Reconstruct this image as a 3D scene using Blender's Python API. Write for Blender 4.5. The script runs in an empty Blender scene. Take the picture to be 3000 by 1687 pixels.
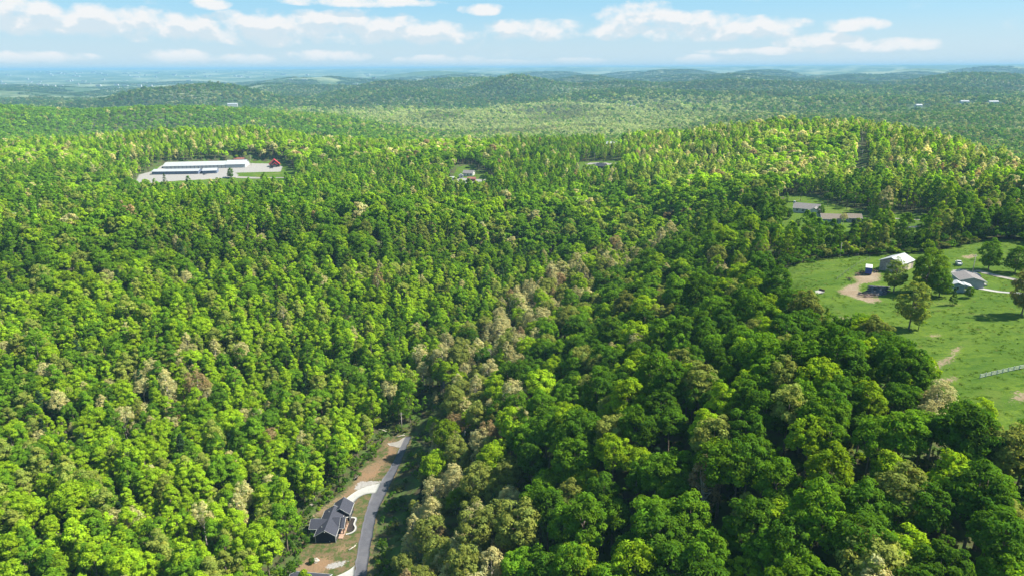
import bpy, math, random
import numpy as np
from mathutils import Matrix, Vector

rnd = random.Random(7)
rng = np.random.default_rng(7)
scene = bpy.context.scene
COL = scene.collection

# ------------------------------------------------------------------ camera, sky, sun, exposure
FPX, CX, CY, CAMZ = 2027.0, 1500.0, 843.5, 150.0        # focal length and centre in photo pixels
PITCH = math.atan((CY - 200.0) / FPX)
ROLL = math.radians(-0.25)
SUN_EL, SUN_AZ = math.radians(50), math.radians(88)     # azimuth from +Y towards +X
EXPOSURE = 1.70

cam_d = bpy.data.cameras.new('camera')
cam_d.sensor_width = 36.0
cam_d.lens = 36.0 * FPX / 3000.0
cam_d.clip_start, cam_d.clip_end = 1.0, 90000.0
cam = bpy.data.objects.new('camera', cam_d)
COL.objects.link(cam)
RM = Matrix.Rotation(math.pi / 2 - PITCH, 3, 'X') @ Matrix.Rotation(ROLL, 3, 'Z')
cam.matrix_world = Matrix.Translation((0, 0, CAMZ)) @ RM.to_4x4()
scene.camera = cam
R = np.array([list(r) for r in RM])

vs = scene.view_settings
vs.view_transform, vs.look, vs.exposure, vs.gamma, vs.use_curve_mapping = 'Standard', 'None', EXPOSURE, 1.0, False
scene.cycles.use_denoising = True
scene.cycles.max_bounces = 7
scene.cycles.diffuse_bounces = 5
scene.cycles.transmission_bounces = 4
scene.cycles.volume_bounces = 1
scene.cycles.transparent_max_bounces = 8


def N(nt, typ, **kw):
    n = nt.nodes.new(typ)
    for k, v in kw.items():
        if k.startswith('i_'):
            n.inputs[int(k[2:])].default_value = v
        else:
            setattr(n, k, v)
    return n


def math_node(nt, op, a, b=None, clamp=False):
    n = nt.nodes.new('ShaderNodeMath')
    n.operation, n.use_clamp = op, clamp
    for i, v in enumerate((a, b)):
        if v is None:
            continue
        if isinstance(v, (int, float)):
            n.inputs[i].default_value = v
        else:
            nt.links.new(v, n.inputs[i])
    return n.outputs[0]


def smooth(nt, v, lo, hi, a=0.0, b=1.0):
    n = nt.nodes.new('ShaderNodeMapRange')
    n.interpolation_type = 'SMOOTHSTEP'
    nt.links.new(v, n.inputs[0])
    for i, x in enumerate((lo, hi, a, b)):
        n.inputs[i + 1].default_value = x
    return n.outputs[0]


def mixc(nt, fac, a, b, blend='MIX'):
    n = nt.nodes.new('ShaderNodeMix')
    n.data_type, n.blend_type = 'RGBA', blend
    for i, v in ((0, fac), (6, a), (7, b)):
        if isinstance(v, (int, float)):
            n.inputs[i].default_value = v
        elif isinstance(v, tuple):
            n.inputs[i].default_value = v if len(v) == 4 else (*v, 1)
        else:
            nt.links.new(v, n.inputs[i])
    return n.outputs[2]


def pix_dir(px, py):
    d = R @ np.array([(px - CX) / FPX, -(py - CY) / FPX, -1.0])
    return d / np.linalg.norm(d)


def build_world():
    w = bpy.data.worlds.new('World')
    scene.world = w
    w.use_nodes = True
    w.cycles.sampling_method, w.cycles.sample_map_resolution = 'MANUAL', 128
    nt = w.node_tree
    nt.nodes.clear()
    out = N(nt, 'ShaderNodeOutputWorld')
    bg = N(nt, 'ShaderNodeBackground')
    bg.inputs[1].default_value = 0.057
    sky = N(nt, 'ShaderNodeTexSky', sky_type='NISHITA', sun_disc=False, sun_elevation=SUN_EL, sun_rotation=SUN_AZ,
            altitude=300, air_density=1.0, dust_density=0.6, ozone_density=2.5)
    # cloud field: banks of fair-weather cumulus, as a group used twice (the second a little higher, for the shaded bases)
    banks = [(55, 48, 130, 40), (300, 62, 190, 36), (520, 82, 170, 34), (790, 82, 170, 42), (1010, 70, 190, 34), (1260, 100, 120, 30),
             (1140, 92, 180, 34), (1560, 88, 140, 28), (1880, 45, 110, 34), (2010, 78, 150, 36), (2200, 84, 140, 30), (2420, 122, 110, 22),
             (2590, 132, 120, 16), (2500, 74, 70, 18), (530, 168, 80, 20), (710, 174, 90, 14), (945, 166, 110, 16),
             (1410, 28, 55, 16), (610, 12, 50, 14), (1290, 178, 110, 15), (2050, 176, 55, 14), (90, 168, 120, 14), (1060, 8, 190, 12),
             (1460, 186, 160, 10), (1800, 92, 80, 22), (2250, 150, 150, 10), (1700, 178, 90, 9)]
    g = bpy.data.node_groups.new('cloud_field', 'ShaderNodeTree')
    g.interface.new_socket('az', in_out='INPUT', socket_type='NodeSocketFloat')
    g.interface.new_socket('el', in_out='INPUT', socket_type='NodeSocketFloat')
    g.interface.new_socket('fac', in_out='OUTPUT', socket_type='NodeSocketFloat')
    gi, go = g.nodes.new('NodeGroupInput'), g.nodes.new('NodeGroupOutput')
    comb = N(g, 'ShaderNodeCombineXYZ')
    g.links.new(math_node(g, 'MULTIPLY', gi.outputs[0], 30.0), comb.inputs[0])
    g.links.new(math_node(g, 'MULTIPLY', gi.outputs[1], 50.0), comb.inputs[1])
    nz = N(g, 'ShaderNodeTexNoise', noise_dimensions='2D')
    nz.inputs['Scale'].default_value, nz.inputs['Detail'].default_value, nz.inputs['Roughness'].default_value = 1.0, 6.0, 0.55
    g.links.new(comb.outputs[0], nz.inputs['Vector'])
    nb = N(g, 'ShaderNodeTexNoise', noise_dimensions='2D')
    nb.inputs['Scale'].default_value, nb.inputs['Detail'].default_value = 0.28, 2.0
    g.links.new(comb.outputs[0], nb.inputs['Vector'])
    # the same kind of clouds all the way round: weak banks from the coarse noise
    acc = smooth(g, nb.outputs[0], 0.52, 0.75, 0.0, 0.62)
    lowband = smooth(g, gi.outputs[1], 0.10, 0.45, 1.0, 0.75)
    aw = math_node(g, 'ABSOLUTE', gi.outputs[0])
    outside = smooth(g, aw, 0.60, 0.75)
    acc = math_node(g, 'MULTIPLY', math_node(g, 'MULTIPLY', acc, lowband), math_node(g, 'ADD', math_node(g, 'MULTIPLY', outside, 0.8), 0.2))
    for bx, by, rx, ry in banks:
        d = pix_dir(bx, by)
        az, el = math.atan2(d[0], d[1]), math.asin(d[2])
        du = math_node(g, 'MULTIPLY', math_node(g, 'SUBTRACT', gi.outputs[0], az), FPX / (rx * 1.3))
        dv0 = math_node(g, 'SUBTRACT', gi.outputs[1], el)
        dv = math_node(g, 'MAXIMUM', math_node(g, 'MULTIPLY', dv0, FPX / (ry * 1.2)), math_node(g, 'MULTIPLY', dv0, -FPX / (ry * 1.25)))
        e = math_node(g, 'ADD', math_node(g, 'MULTIPLY', du, du), math_node(g, 'MULTIPLY', dv, dv))
        f = math_node(g, 'SUBTRACT', 1.0, e, clamp=True)
        acc = math_node(g, 'MAXIMUM', acc, f)
    tot = math_node(g, 'ADD', acc, math_node(g, 'MULTIPLY', math_node(g, 'SUBTRACT', nz.outputs[0], 0.50), 2.1))
    gate = smooth(g, acc, 0.0, 0.22)
    g.links.new(math_node(g, 'MULTIPLY', smooth(g, tot, 0.06, 0.92), gate), go.inputs[0])

    tc = N(nt, 'ShaderNodeTexCoord')
    sep = N(nt, 'ShaderNodeSeparateXYZ')
    nt.links.new(tc.outputs['Generated'], sep.inputs[0])
    az = math_node(nt, 'ARCTAN2', sep.outputs[0], sep.outputs[1])
    el = math_node(nt, 'ARCSINE', sep.outputs[2])

    def grp(elev):
        n = nt.nodes.new('ShaderNodeGroup')
        n.node_tree = g
        nt.links.new(az, n.inputs[0])
        nt.links.new(elev, n.inputs[1])
        return n.outputs[0]
    d0 = grp(el)
    d1 = grp(math_node(nt, 'ADD', el, 0.013))
    lit = smooth(nt, d1, 0.45, 1.15)
    ccol = mixc(nt, lit, (5.1, 5.12, 5.12, 1), (3.95, 4.4, 4.7, 1))
    above = smooth(nt, el, 0.0, 0.02)
    base = mixc(nt, 0.75, sky.outputs[0], (1.55, 3.45, 4.75, 1))
    # pale band of distant moisture towards the horizon, all the way round
    base = mixc(nt, smooth(nt, math_node(nt, 'ABSOLUTE', el), 0.0, 0.085, 0.82, 0.0), base, (3.75, 4.4, 4.75, 1))
    col = mixc(nt, math_node(nt, 'MULTIPLY', math_node(nt, 'MULTIPLY', d0, smooth(nt, lit, 0.0, 1.0, 0.97, 0.72)), above), base, ccol)
    nt.links.new(col, bg.inputs[0])
    nt.links.new(bg.outputs[0], out.inputs[0])


build_world()

sun_d = bpy.data.lights.new('sun', 'SUN')
sun_d.energy, sun_d.angle, sun_d.color = 4.3, math.radians(0.53), (1.0, 0.94, 0.82)
sun = bpy.data.objects.new('sun', sun_d)
COL.objects.link(sun)
sdir = Vector((math.cos(SUN_EL) * math.sin(SUN_AZ), math.cos(SUN_EL) * math.cos(SUN_AZ), math.sin(SUN_EL)))
sun.rotation_euler = sdir.to_track_quat('Z', 'Y').to_euler()

# ------------------------------------------------------------------ projection helpers (photo pixels <-> the place)


def at_height(px, py, z):
    d = R @ np.array([(px - CX) / FPX, -(py - CY) / FPX, -1.0])
    t = (z - CAMZ) / d[2]
    return d[0] * t, d[1] * t


def project(x, y, z):
    c = np.stack([np.asarray(x, float), np.asarray(y, float), np.asarray(z, float) - CAMZ], -1) @ R
    dep = -c[..., 2]
    s = np.where(dep > 1, dep, 1)
    return CX + FPX * c[..., 0] / s, CY - FPX * c[..., 1] / s, dep


_PT = {}


def perlin(x, y, seed=0):
    if seed not in _PT:
        pr = np.random.default_rng(seed)
        _PT[seed] = (np.tile(pr.permutation(512), 2), pr.random(512) * 2 * np.pi)
    perm, ang = _PT[seed]
    x, y = np.asarray(x, float), np.asarray(y, float)
    xi, yi = np.floor(x).astype(int), np.floor(y).astype(int)
    xf, yf = x - xi, y - yi
    u, v = xf * xf * xf * (xf * (xf * 6 - 15) + 10), yf * yf * yf * (yf * (yf * 6 - 15) + 10)

    def gr(ix, iy, dx, dy):
        a = ang[perm[(perm[ix & 511] + iy) & 511]]
        return np.cos(a) * dx + np.sin(a) * dy
    n00, n10 = gr(xi, yi, xf, yf), gr(xi + 1, yi, xf - 1, yf)
    n01, n11 = gr(xi, yi + 1, xf, yf - 1), gr(xi + 1, yi + 1, xf - 1, yf - 1)
    a, b = n00 + u * (n10 - n00), n01 + u * (n11 - n01)
    return (a + v * (b - a)) * 1.5


def sstep(a, b, x):
    t = np.clip((np.asarray(x, float) - a) / (b - a), 0, 1)
    return t * t * (3 - 2 * t)

# ------------------------------------------------------------------ terrain


CTRL = [  # photo pixel of the ground and its height above the valley floor
    (1055, 1687, 0), (1130, 1450, 0), (1000, 1560, 0), (960, 1640, 0), (1060, 1400, 0), (1170, 1310, 1.5), (1200, 1281, 2), (1080, 1300, 1),
    (1230, 1225, 5), (1290, 1090, 9), (1480, 920, 14), (1720, 790, 20), (2000, 700, 34),
    (1180, 1687, 3), (1250, 1500, 4), (1260, 1350, 5),
    (1450, 1687, 22), (1800, 1687, 40), (2200, 1687, 54), (2600, 1687, 60), (3000, 1687, 62),
    (1450, 1400, 20), (1700, 1400, 36), (2100, 1400, 54), (2500, 1400, 62), (3000, 1400, 65),
    (1500, 1150, 18), (1800, 1150, 38), (2100, 1150, 54), (2400, 1150, 63),
    (1800, 950, 30), (2050, 900, 46), (2250, 900, 60), (2200, 780, 58), (2050, 790, 44),
    (2300, 800, 62), (2450, 900, 65), (2450, 770, 64), (2600, 745, 65), (2600, 850, 66), (2700, 960, 66.5), (2900, 1000, 68), (3000, 1100, 68.5),
    (2800, 1150, 66.5), (2850, 830, 69), (2990, 860, 70), (2850, 730, 68), (3000, 740, 69),
    (0, 1687, 12), (0, 1400, 18), (0, 1100, 26), (0, 850, 38), (0, 650, 46), (0, 530, 48),
    (400, 1687, 6), (400, 1400, 11), (400, 1150, 18), (400, 900, 30), (400, 700, 42), (400, 580, 44),
    (760, 1687, 2), (760, 1450, 3), (760, 1250, 8), (760, 1050, 16), (760, 850, 28), (760, 680, 40), (760, 580, 43),
    (1050, 1150, 8), (1050, 980, 14), (1050, 820, 26), (1050, 680, 37), (1050, 580, 42),
    (1400, 760, 26), (1400, 650, 36), (1400, 560, 42), (1750, 690, 28), (1750, 600, 38), (1750, 520, 43),
    (2050, 600, 50), (2200, 640, 57), (2360, 625, 61), (2470, 650, 62), (2700, 600, 62), (2950, 620, 66),
    (480, 520, 40), (720, 500, 40), (860, 500, 40), (1400, 515, 43), (1780, 475, 43), (1600, 500, 43),
    (2050, 500, 54), (2300, 500, 60), (2550, 520, 62), (2900, 540, 68),
    (2100, 435, 66), (2300, 420, 70), (2520, 412, 73), (2620, 420, 73), (2700, 438, 73), (2800, 468, 72), (2900, 498, 71), (3000, 526, 70),
    
    (100, 440, 42), (300, 428, 50), (450, 418, 57), (600, 412, 61), (800, 416, 58), (950, 430, 49), (600, 386, 20), (800, 388, 16), (400, 386, 22), (150, 400, 26), (1100, 440, 40), (1350, 445, 40), (1600, 435, 43), (1850, 425, 50),
    (100, 324, 63), (400, 336, 53), (700, 356, 36), (900, 376, 22), (1100, 412, 8), (-200, 326, 66),
    (1300, 402, -8), (1500, 372, -10), (1000, 342, -8), (1250, 345, -8), (1700, 340, -4),
    (1650, 300, 8), (1900, 320, 8), (1750, 265, 30), (2300, 330, 14), (2300, 282, 34), (2900, 335, 20), (2900, 275, 42), (2900, 400, 16),
]
XYZ = []
for px_, py_, z_ in CTRL:
    X_, Y_ = at_height(px_, py_, z_)
    XYZ.append((X_, Y_, z_))
for az_, r_, z_ in [(-40, 2300, 5), (-25, 2300, 0), (-38, 3600, -2), (-20, 3600, -4), (-40, 6000, 0), (-20, 6000, 0), (0, 6000, 12), (20, 6000, 34),
                    (40, 6000, 40), (-40, 12000, 5), (0, 12000, 30), (40, 12000, 60), (-40, 20000, 118), (-20, 20000, 120), (0, 20000, 128), (20, 20000, 146),
                    (40, 20000, 152), (-40, 34000, 120), (0, 34000, 130), (40, 34000, 140), (60, 1500, 30), (-60, 1500, 50), (60, 600, 66), (-60, 600, 48),
                    (90, 150, 62), (90, 500, 66), (90, 2000, 40), (90, 12000, 60), (-90, 150, 20), (-90, 500, 40), (-90, 2000, 30), (-90, 12000, 40),
                    (0, 80, 45), (40, 80, 58), (-30, 90, 14), (178, 100, 58), (-178, 100, 55), (178, 1500, 50), (-178, 1500, 50), (178, 12000, 60), (-178, 12000, 60)]:
    XYZ.append((r_ * math.sin(math.radians(az_)), r_ * math.cos(math.radians(az_)), z_))
# the back slopes of the middle ridges, where they fall away behind their crests: photo column, distance, height
for px_, r_, z_ in [(2990, 620, 71), (2990, 720, 52), (2990, 830, 34), (2990, 980, 24), (2850, 700, 75), (2850, 820, 56), (2850, 930, 38), (2850, 1080, 26),
                    (2700, 800, 78), (2700, 940, 56), (2700, 1080, 36), (2500, 870, 80), (2500, 1020, 56), (2500, 1180, 36), (2300, 900, 76), (2300, 1070, 50), (2300, 1240, 32),
                    (2050, 930, 62), (2050, 1090, 40), (2050, 1260, 22), (1800, 980, 48), (1800, 1120, 26), (1800, 1290, 8), (1550, 1000, 42), (1550, 1130, 20), (1550, 1280, 0),
                    (1300, 980, 40), (1300, 1100, 18), (1300, 1250, 0), (2400, 1500, 26), (2800, 1500, 18), (2000, 1500, 10)]:
    a_ = math.atan((px_ - CX) / FPX * 0.97)
    XYZ.append((r_ * math.sin(a_), r_ * math.cos(a_), z_))
XYZ = np.array(XYZ)


def uv_of(x, y):
    r = np.maximum(np.hypot(x, y), 70.0)
    return np.stack([1.6 * np.arctan2(x, y), 1.5 * np.log(r / 100.0)], -1)


def tps_k(d2):
    return np.where(d2 > 1e-12, 0.5 * d2 * np.log(np.maximum(d2, 1e-12)), 0)


CU = uv_of(XYZ[:, 0], XYZ[:, 1])
n_ = len(CU)
A_ = np.zeros((n_ + 3, n_ + 3))
A_[:n_, :n_] = tps_k(((CU[:, None] - CU[None]) ** 2).sum(-1)) + np.eye(n_) * 2e-3
A_[:n_, n_] = 1
A_[:n_, n_ + 1:] = CU
A_[n_:, :n_] = A_[:n_, n_:].T
COEF = np.linalg.solve(A_, np.concatenate([XYZ[:, 2], np.zeros(3)]))

# level pads (x, y, flat radius, falloff, height)
PADS = [(-60, 203, 13, 22, 0.0)]


def hill(x, y, px, py_r, r, amp, sx, sy):
    az = math.atan((px - CX) / FPX / math.cos(PITCH) * 0.97)
    cx, cy = r * math.sin(az), r * math.cos(az)
    return amp * np.exp(-((x - cx) / sx) ** 2 - ((y - cy) / sy) ** 2)


def height(x, y):
    x, y = np.asarray(x, float), np.asarray(y, float)
    sh = x.shape
    x, y = x.ravel(), y.ravel()
    out = np.empty(len(x))
    for i in range(0, len(x), 20000):
        q = uv_of(x[i:i + 20000], y[i:i + 20000])
        d2 = ((q[:, None] - CU[None]) ** 2).sum(-1)
        out[i:i + 20000] = tps_k(d2) @ COEF[:n_] + COEF[n_] + q @ COEF[n_ + 1:]
    r = np.hypot(x, y)
    # gullies and knolls under the woods, none where the ground is cleared
    quiet = np.ones(len(x))
    for cx, cy, rr in ((-60, 215, 55), (-48, 190, 45), (150, 250, 95), (190, 200, 85), (195, 445, 60), (-350, 790, 110), (-40, 850, 50), (120, 990, 60)):
        quiet *= sstep(rr * 0.8, rr * 1.5, np.hypot(x - cx, y - cy))
    near = (perlin(x / 105, y / 105, 1) * 7.5 + perlin(x / 42, y / 42, 2) * 2.4) * sstep(1500, 700, r)
    mid = (perlin(x / 260, y / 260, 3) * 10 + perlin(x / 520, y / 400, 9) * 16 * sstep(1500, 2000, r)) * sstep(1100, 1700, r) * sstep(5200, 3000, r)
    far = (np.abs(perlin(x / 1000, y / 800, 4)) * 105 - 20 + perlin(x / 420, y / 380, 5) * 24) * sstep(2200, 4200, r) * (1 - 0.5 * sstep(7000, 12000, r))
    vfar = np.abs(perlin(x / 3000, y / 2100, 6)) * 46 * sstep(11000, 17000, r) - 8 * sstep(15000, 18000, r) + np.abs(perlin(x / 1700, y / 900, 8)) * 42 * sstep(7000, 10000, r) * sstep(17000, 14000, r)
    out += (near + mid) * quiet + far * (1 - 0.55 * sstep(-500, -2500, x) * sstep(4500, 6000, r)) + vfar * (0.35 + 0.65 * sstep(-9000, 3000, x))
    for a in ((630, 0, 3300, 62, 280, 240), (800, 0, 3250, 26, 300, 220), (480, 0, 3350, 24, 240, 200), (930, 0, 6800, 85, 420, 300), (1210, 0, 4200, 46, 500, 280),
              (1480, 0, 3700, 52, 190, 160), (1400, 0, 4600, 50, 600, 300), (2020, 0, 7600, 52, 560, 330), (2200, 0, 8000, 46, 500, 320), (2640, 0, 9500, 50, 800, 380),
              (2850, 0, 9000, 60, 700, 360), (1300, 0, 9500, 60, 1200, 500), (1650, 0, 8800, 42, 1500, 500)):
        out += hill(x, y, *a)
    out = np.clip(out, -25, 176)
    for cx, cy, r0, fo, hz in PADS:
        w = sstep(r0 + fo, r0, np.hypot(x - cx, y - cy))
        out = out * (1 - w) + hz * w
    return out.reshape(sh)


def ground_z(x, y):
    return float(height(np.array([x]), np.array([y]))[0])


def pick(pts):
    """photo pixels of ground points -> (n,3) points on the terrain"""
    pts = np.asarray(pts, float).reshape(-1, 2)
    d = np.stack([(pts[:, 0] - CX) / FPX, -(pts[:, 1] - CY) / FPX, -np.ones(len(pts))], -1) @ R.T
    t = np.geomspace(70, 9000, 420)
    p = d[:, None] * t[None, :, None] + np.array([0, 0, CAMZ])
    g = height(p[..., 0], p[..., 1])
    below = p[..., 2] < g
    k = np.where(below.any(1), below.argmax(1), len(t) - 1)
    lo, hi = t[np.maximum(k - 1, 0)].copy(), t[k].copy()
    for _ in range(16):
        m = 0.5 * (lo + hi)
        q = d * m[:, None] + np.array([0, 0, CAMZ])
        under = q[:, 2] < height(q[:, 0], q[:, 1])
        hi, lo = np.where(under, m, hi), np.where(under, lo, m)
    return d * hi[:, None] + np.array([0, 0, CAMZ])


def g1(px, py):
    return pick([(px, py)])[0]


PADS0 = g1(2365, 622)
PADS.append((PADS0[0], PADS0[1], 14, 14, float(PADS0[2])))
_p = g1(2465, 655)
PADS.append((_p[0], _p[1], 13, 12, float(_p[2])))
_p = g1(2835, 832)
PADS.append((_p[0], _p[1], 9, 10, float(_p[2])))
_p = g1(600, 505)
STORE_Z = float(_p[2])
for q_ in ((480, 515), (540, 508), (600, 505), (660, 500), (720, 495), (800, 492)):
    _p = g1(*q_)
    PADS.append((_p[0], _p[1], 40, 25, STORE_Z))

# clearings: photo-pixel outlines of the ground, turned into outlines on the terrain
POLY_PX = {
    'pasture': [(2232, 812), (2300, 783), (2400, 757), (2500, 748), (2620, 742), (2720, 738), (2800, 722), (2880, 706), (2960, 700), (3040, 712), (3200, 760), (3400, 1000),
                (3400, 1420), (3000, 1390), (2850, 1350), (2790, 1295), (2720, 1190), (2610, 1140), (2560, 1075), (2420, 1050), (2330, 1000), (2290, 905)],
    'clearing': [(1203, 1262), (1150, 1272), (1120, 1290), (1085, 1345), (1050, 1372), (1030, 1412), (990, 1452), (940, 1492), (898, 1528), (885, 1600), (880, 1640),
                 (850, 1687), (820, 1760), (1095, 1760), (1092, 1640), (1106, 1530), (1128, 1460), (1155, 1405), (1180, 1360), (1205, 1300)],
    'store': [(385, 568), (395, 528), (440, 498), (480, 481), (600, 476), (740, 470), (830, 473), (862, 500), (868, 560), (700, 578), (520, 582)],
    'yard': [(2280, 600), (2300, 578), (2330, 572), (2400, 580), (2460, 604), (2530, 615), (2545, 700), (2440, 723), (2330, 723), (2272, 690)],
    'lawn': [(2612, 628), (2660, 622), (2700, 630), (2740, 640), (2745, 690), (2690, 712), (2620, 712), (2596, 680)],
    'farm': [(1305, 545), (1325, 520), (1340, 490), (1382, 484), (1400, 500), (1440, 520), (1446, 562), (1380, 572), (1308, 560)],
    'farm_two': [(1690, 500), (1700, 474), (1830, 470), (1840, 480), (1806, 508), (1770, 524), (1700, 518)],
    'cut': [(2502, 562), (2510, 470), (2514, 404), (2530, 404), (2532, 470), (2542, 562)],
    'white_house': [(1770, 424), (1815, 422), (1820, 445), (1772, 446)],
}
POLY = {k: pick(v)[:, :2] for k, v in POLY_PX.items()}
DIRT_PX = {
    'yard_dirt': [(2505, 800), (2540, 796), (2578, 796), (2580, 822), (2528, 832), (2520, 842), (2525, 862), (2540, 868), (2590, 878), (2552, 890), (2510, 878), (2455, 856), (2470, 838), (2515, 826), (2500, 812)],
    'path': [(2704, 1076), (2720, 1066), (2770, 1050), (2800, 1020), (2815, 1016), (2808, 1035), (2775, 1062), (2740, 1080), (2712, 1082)],
    'patch': [(2715, 985), (2740, 978), (2760, 984), (2735, 990)],
    'corner': [(2940, 1180), (2975, 1150), (3010, 1140), (3030, 1160), (2985, 1175)],
    'scar': [(2750, 1110), (2795, 1104), (2800, 1112), (2765, 1118)],
    'edge': [(2440, 925), (2490, 930), (2530, 945), (2520, 962), (2450, 950)],
    'bank': [(1150, 1282), (1168, 1312), (1160, 1338), (1130, 1352), (1110, 1400), (1085, 1402), (1060, 1428), (1020, 1455), (980, 1476), (950, 1498), (915, 1528), (900, 1532), (905, 1515),
             (960, 1475), (1000, 1450), (1040, 1415), (1058, 1375), (1105, 1352), (1135, 1318), (1125, 1300)],
    'bank_two': [(985, 1605), (1010, 1592), (1030, 1600), (1012, 1618), (990, 1618)],
    'bank_three': [(860, 1668), (900, 1630), (960, 1628), (1000, 1650), (960, 1672), (900, 1690)],
    'log_yard': [(2700, 800), (2720, 806), (2715, 818), (2690, 820)],
    'back': [(2815, 752), (2850, 744), (2862, 752), (2830, 760)],
}
GRAVEL_PX = {
    'store_lot': [(395, 540), (408, 512), (470, 486), (560, 480), (735, 478), (800, 480), (828, 488), (822, 504), (690, 506), (700, 518), (640, 524), (520, 530), (450, 536)],
    'drive': [(2784, 800), (2792, 790), (2815, 788), (2860, 796), (2865, 804), (2825, 804), (2808, 812), (2810, 824), (2798, 826), (2790, 812)],
    'stones': [(1045, 1412), (1100, 1408), (1118, 1412), (1075, 1424), (1035, 1440)],
    'pale': [(945, 1660), (985, 1644), (1025, 1640), (1010, 1654), (960, 1668)],
    'farm_lane': [(1700, 481), (1730, 477), (1828, 477), (1828, 480), (1730, 482)],
    'farm_yard': [(1310, 532), (1335, 522), (1380, 524), (1422, 526), (1422, 531), (1380, 536), (1330, 540)],
}
DIRT = {k: pick(v)[:, :2] for k, v in DIRT_PX.items()}
GRAVEL = {k: pick(v)[:, :2] for k, v in GRAVEL_PX.items()}


def poly_sd(x, y, poly):
    """signed distance to an outline, negative inside"""
    d = np.full(x.shape, 1e9)
    inside = np.zeros(x.shape, bool)
    n = len(poly)
    for i in range(n):
        ax, ay = poly[i]
        bx, by = poly[(i + 1) % n]
        ex, ey = bx - ax, by - ay
        t = np.clip(((x - ax) * ex + (y - ay) * ey) / (ex * ex + ey * ey + 1e-9), 0, 1)
        d = np.minimum(d, np.hypot(x - ax - t * ex, y - ay - t * ey))
        cross = (ay > y) != (by > y)
        xi = ax + (y - ay) * ex / (ey if abs(ey) > 1e-9 else 1e-9)
        inside ^= cross & (x < xi)
    return np.where(inside, -d, d)


def mask_of(x, y, polys, soft):
    m = np.zeros(x.shape)
    for p in polys:
        lo, hi = p.min(0) - 4 * soft, p.max(0) + 4 * soft
        s = (x > lo[0]) & (x < hi[0]) & (y > lo[1]) & (y < hi[1])
        if s.any():
            m[s] = np.maximum(m[s], np.clip(0.5 - poly_sd(x[s], y[s], p) / (2 * soft), 0, 1))
    return m

# ------------------------------------------------------------------ materials


MATS = {}


def mat(name, color, rough=0.8, spec=0.3, noise=None, bump=0.0, metal=0.0):
    """procedural paint/wood/stone: base colour broken up by object-space noise. noise = (scale, amount)"""
    if name in MATS:
        return MATS[name]
    m = bpy.data.materials.new(name)
    m.use_nodes = True
    nt = m.node_tree
    b = nt.nodes['Principled BSDF']
    b.inputs['Roughness'].default_value = rough
    b.inputs['Specular IOR Level'].default_value = spec
    b.inputs['Metallic'].default_value = metal
    sc, am = noise or (1.5, 0.18)
    tc = N(nt, 'ShaderNodeTexCoord')
    nz = N(nt, 'ShaderNodeTexNoise')
    nz.inputs['Scale'].default_value, nz.inputs['Detail'].default_value = sc, 5
    nt.links.new(tc.outputs['Object'], nz.inputs['Vector'])
    f = smooth(nt, nz.outputs[0], 0.3, 0.7, 1 - am, 1 + am)
    c = mixc(nt, 1.0, (*color, 1), f, 'MULTIPLY')
    nt.links.new(c, b.inputs['Base Color'])
    if bump:
        bp = N(nt, 'ShaderNodeBump')
        bp.inputs['Strength'].default_value, bp.inputs['Distance'].default_value = 0.6, bump
        nt.links.new(nz.outputs[0], bp.inputs['Height'])
        nt.links.new(bp.outputs[0], b.inputs['Normal'])
    MATS[name] = m
    return m


def leaf_material(name):
    m = bpy.data.materials.new(name)
    m.use_nodes = True
    nt = m.node_tree
    nt.nodes.clear()
    out = N(nt, 'ShaderNodeOutputMaterial')
    tint = N(nt, 'ShaderNodeAttribute', attribute_type='INSTANCER', attribute_name='tint')
    var = N(nt, 'ShaderNodeAttribute', attribute_type='GEOMETRY', attribute_name='leafvar')
    c = mixc(nt, 1.0, tint.outputs['Color'], var.outputs['Color'], 'MULTIPLY')
    df = N(nt, 'ShaderNodeBsdfDiffuse')
    tr = N(nt, 'ShaderNodeBsdfTranslucent')
    nt.links.new(c, df.inputs[0])
    hs = N(nt, 'ShaderNodeHueSaturation')
    hs.inputs['Hue'].default_value, hs.inputs['Saturation'].default_value, hs.inputs['Value'].default_value = 0.49, 1.1, 1.25
    nt.links.new(c, hs.inputs['Color'])
    nt.links.new(hs.outputs[0], tr.inputs[0])
    mx = N(nt, 'ShaderNodeMixShader')
    mx.inputs[0].default_value = 0.45
    nt.links.new(df.outputs[0], mx.inputs[1])
    nt.links.new(tr.outputs[0], mx.inputs[2])
    nt.links.new(mx.outputs[0], out.inputs[0])
    return m


LEAF = leaf_material('leaves')
BARK = mat('bark', (0.16, 0.13, 0.10), 0.9, 0.1, (3, 0.35))
PALE_BARK = mat('pale_bark', (0.42, 0.38, 0.33), 0.9, 0.1, (3, 0.3))


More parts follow.
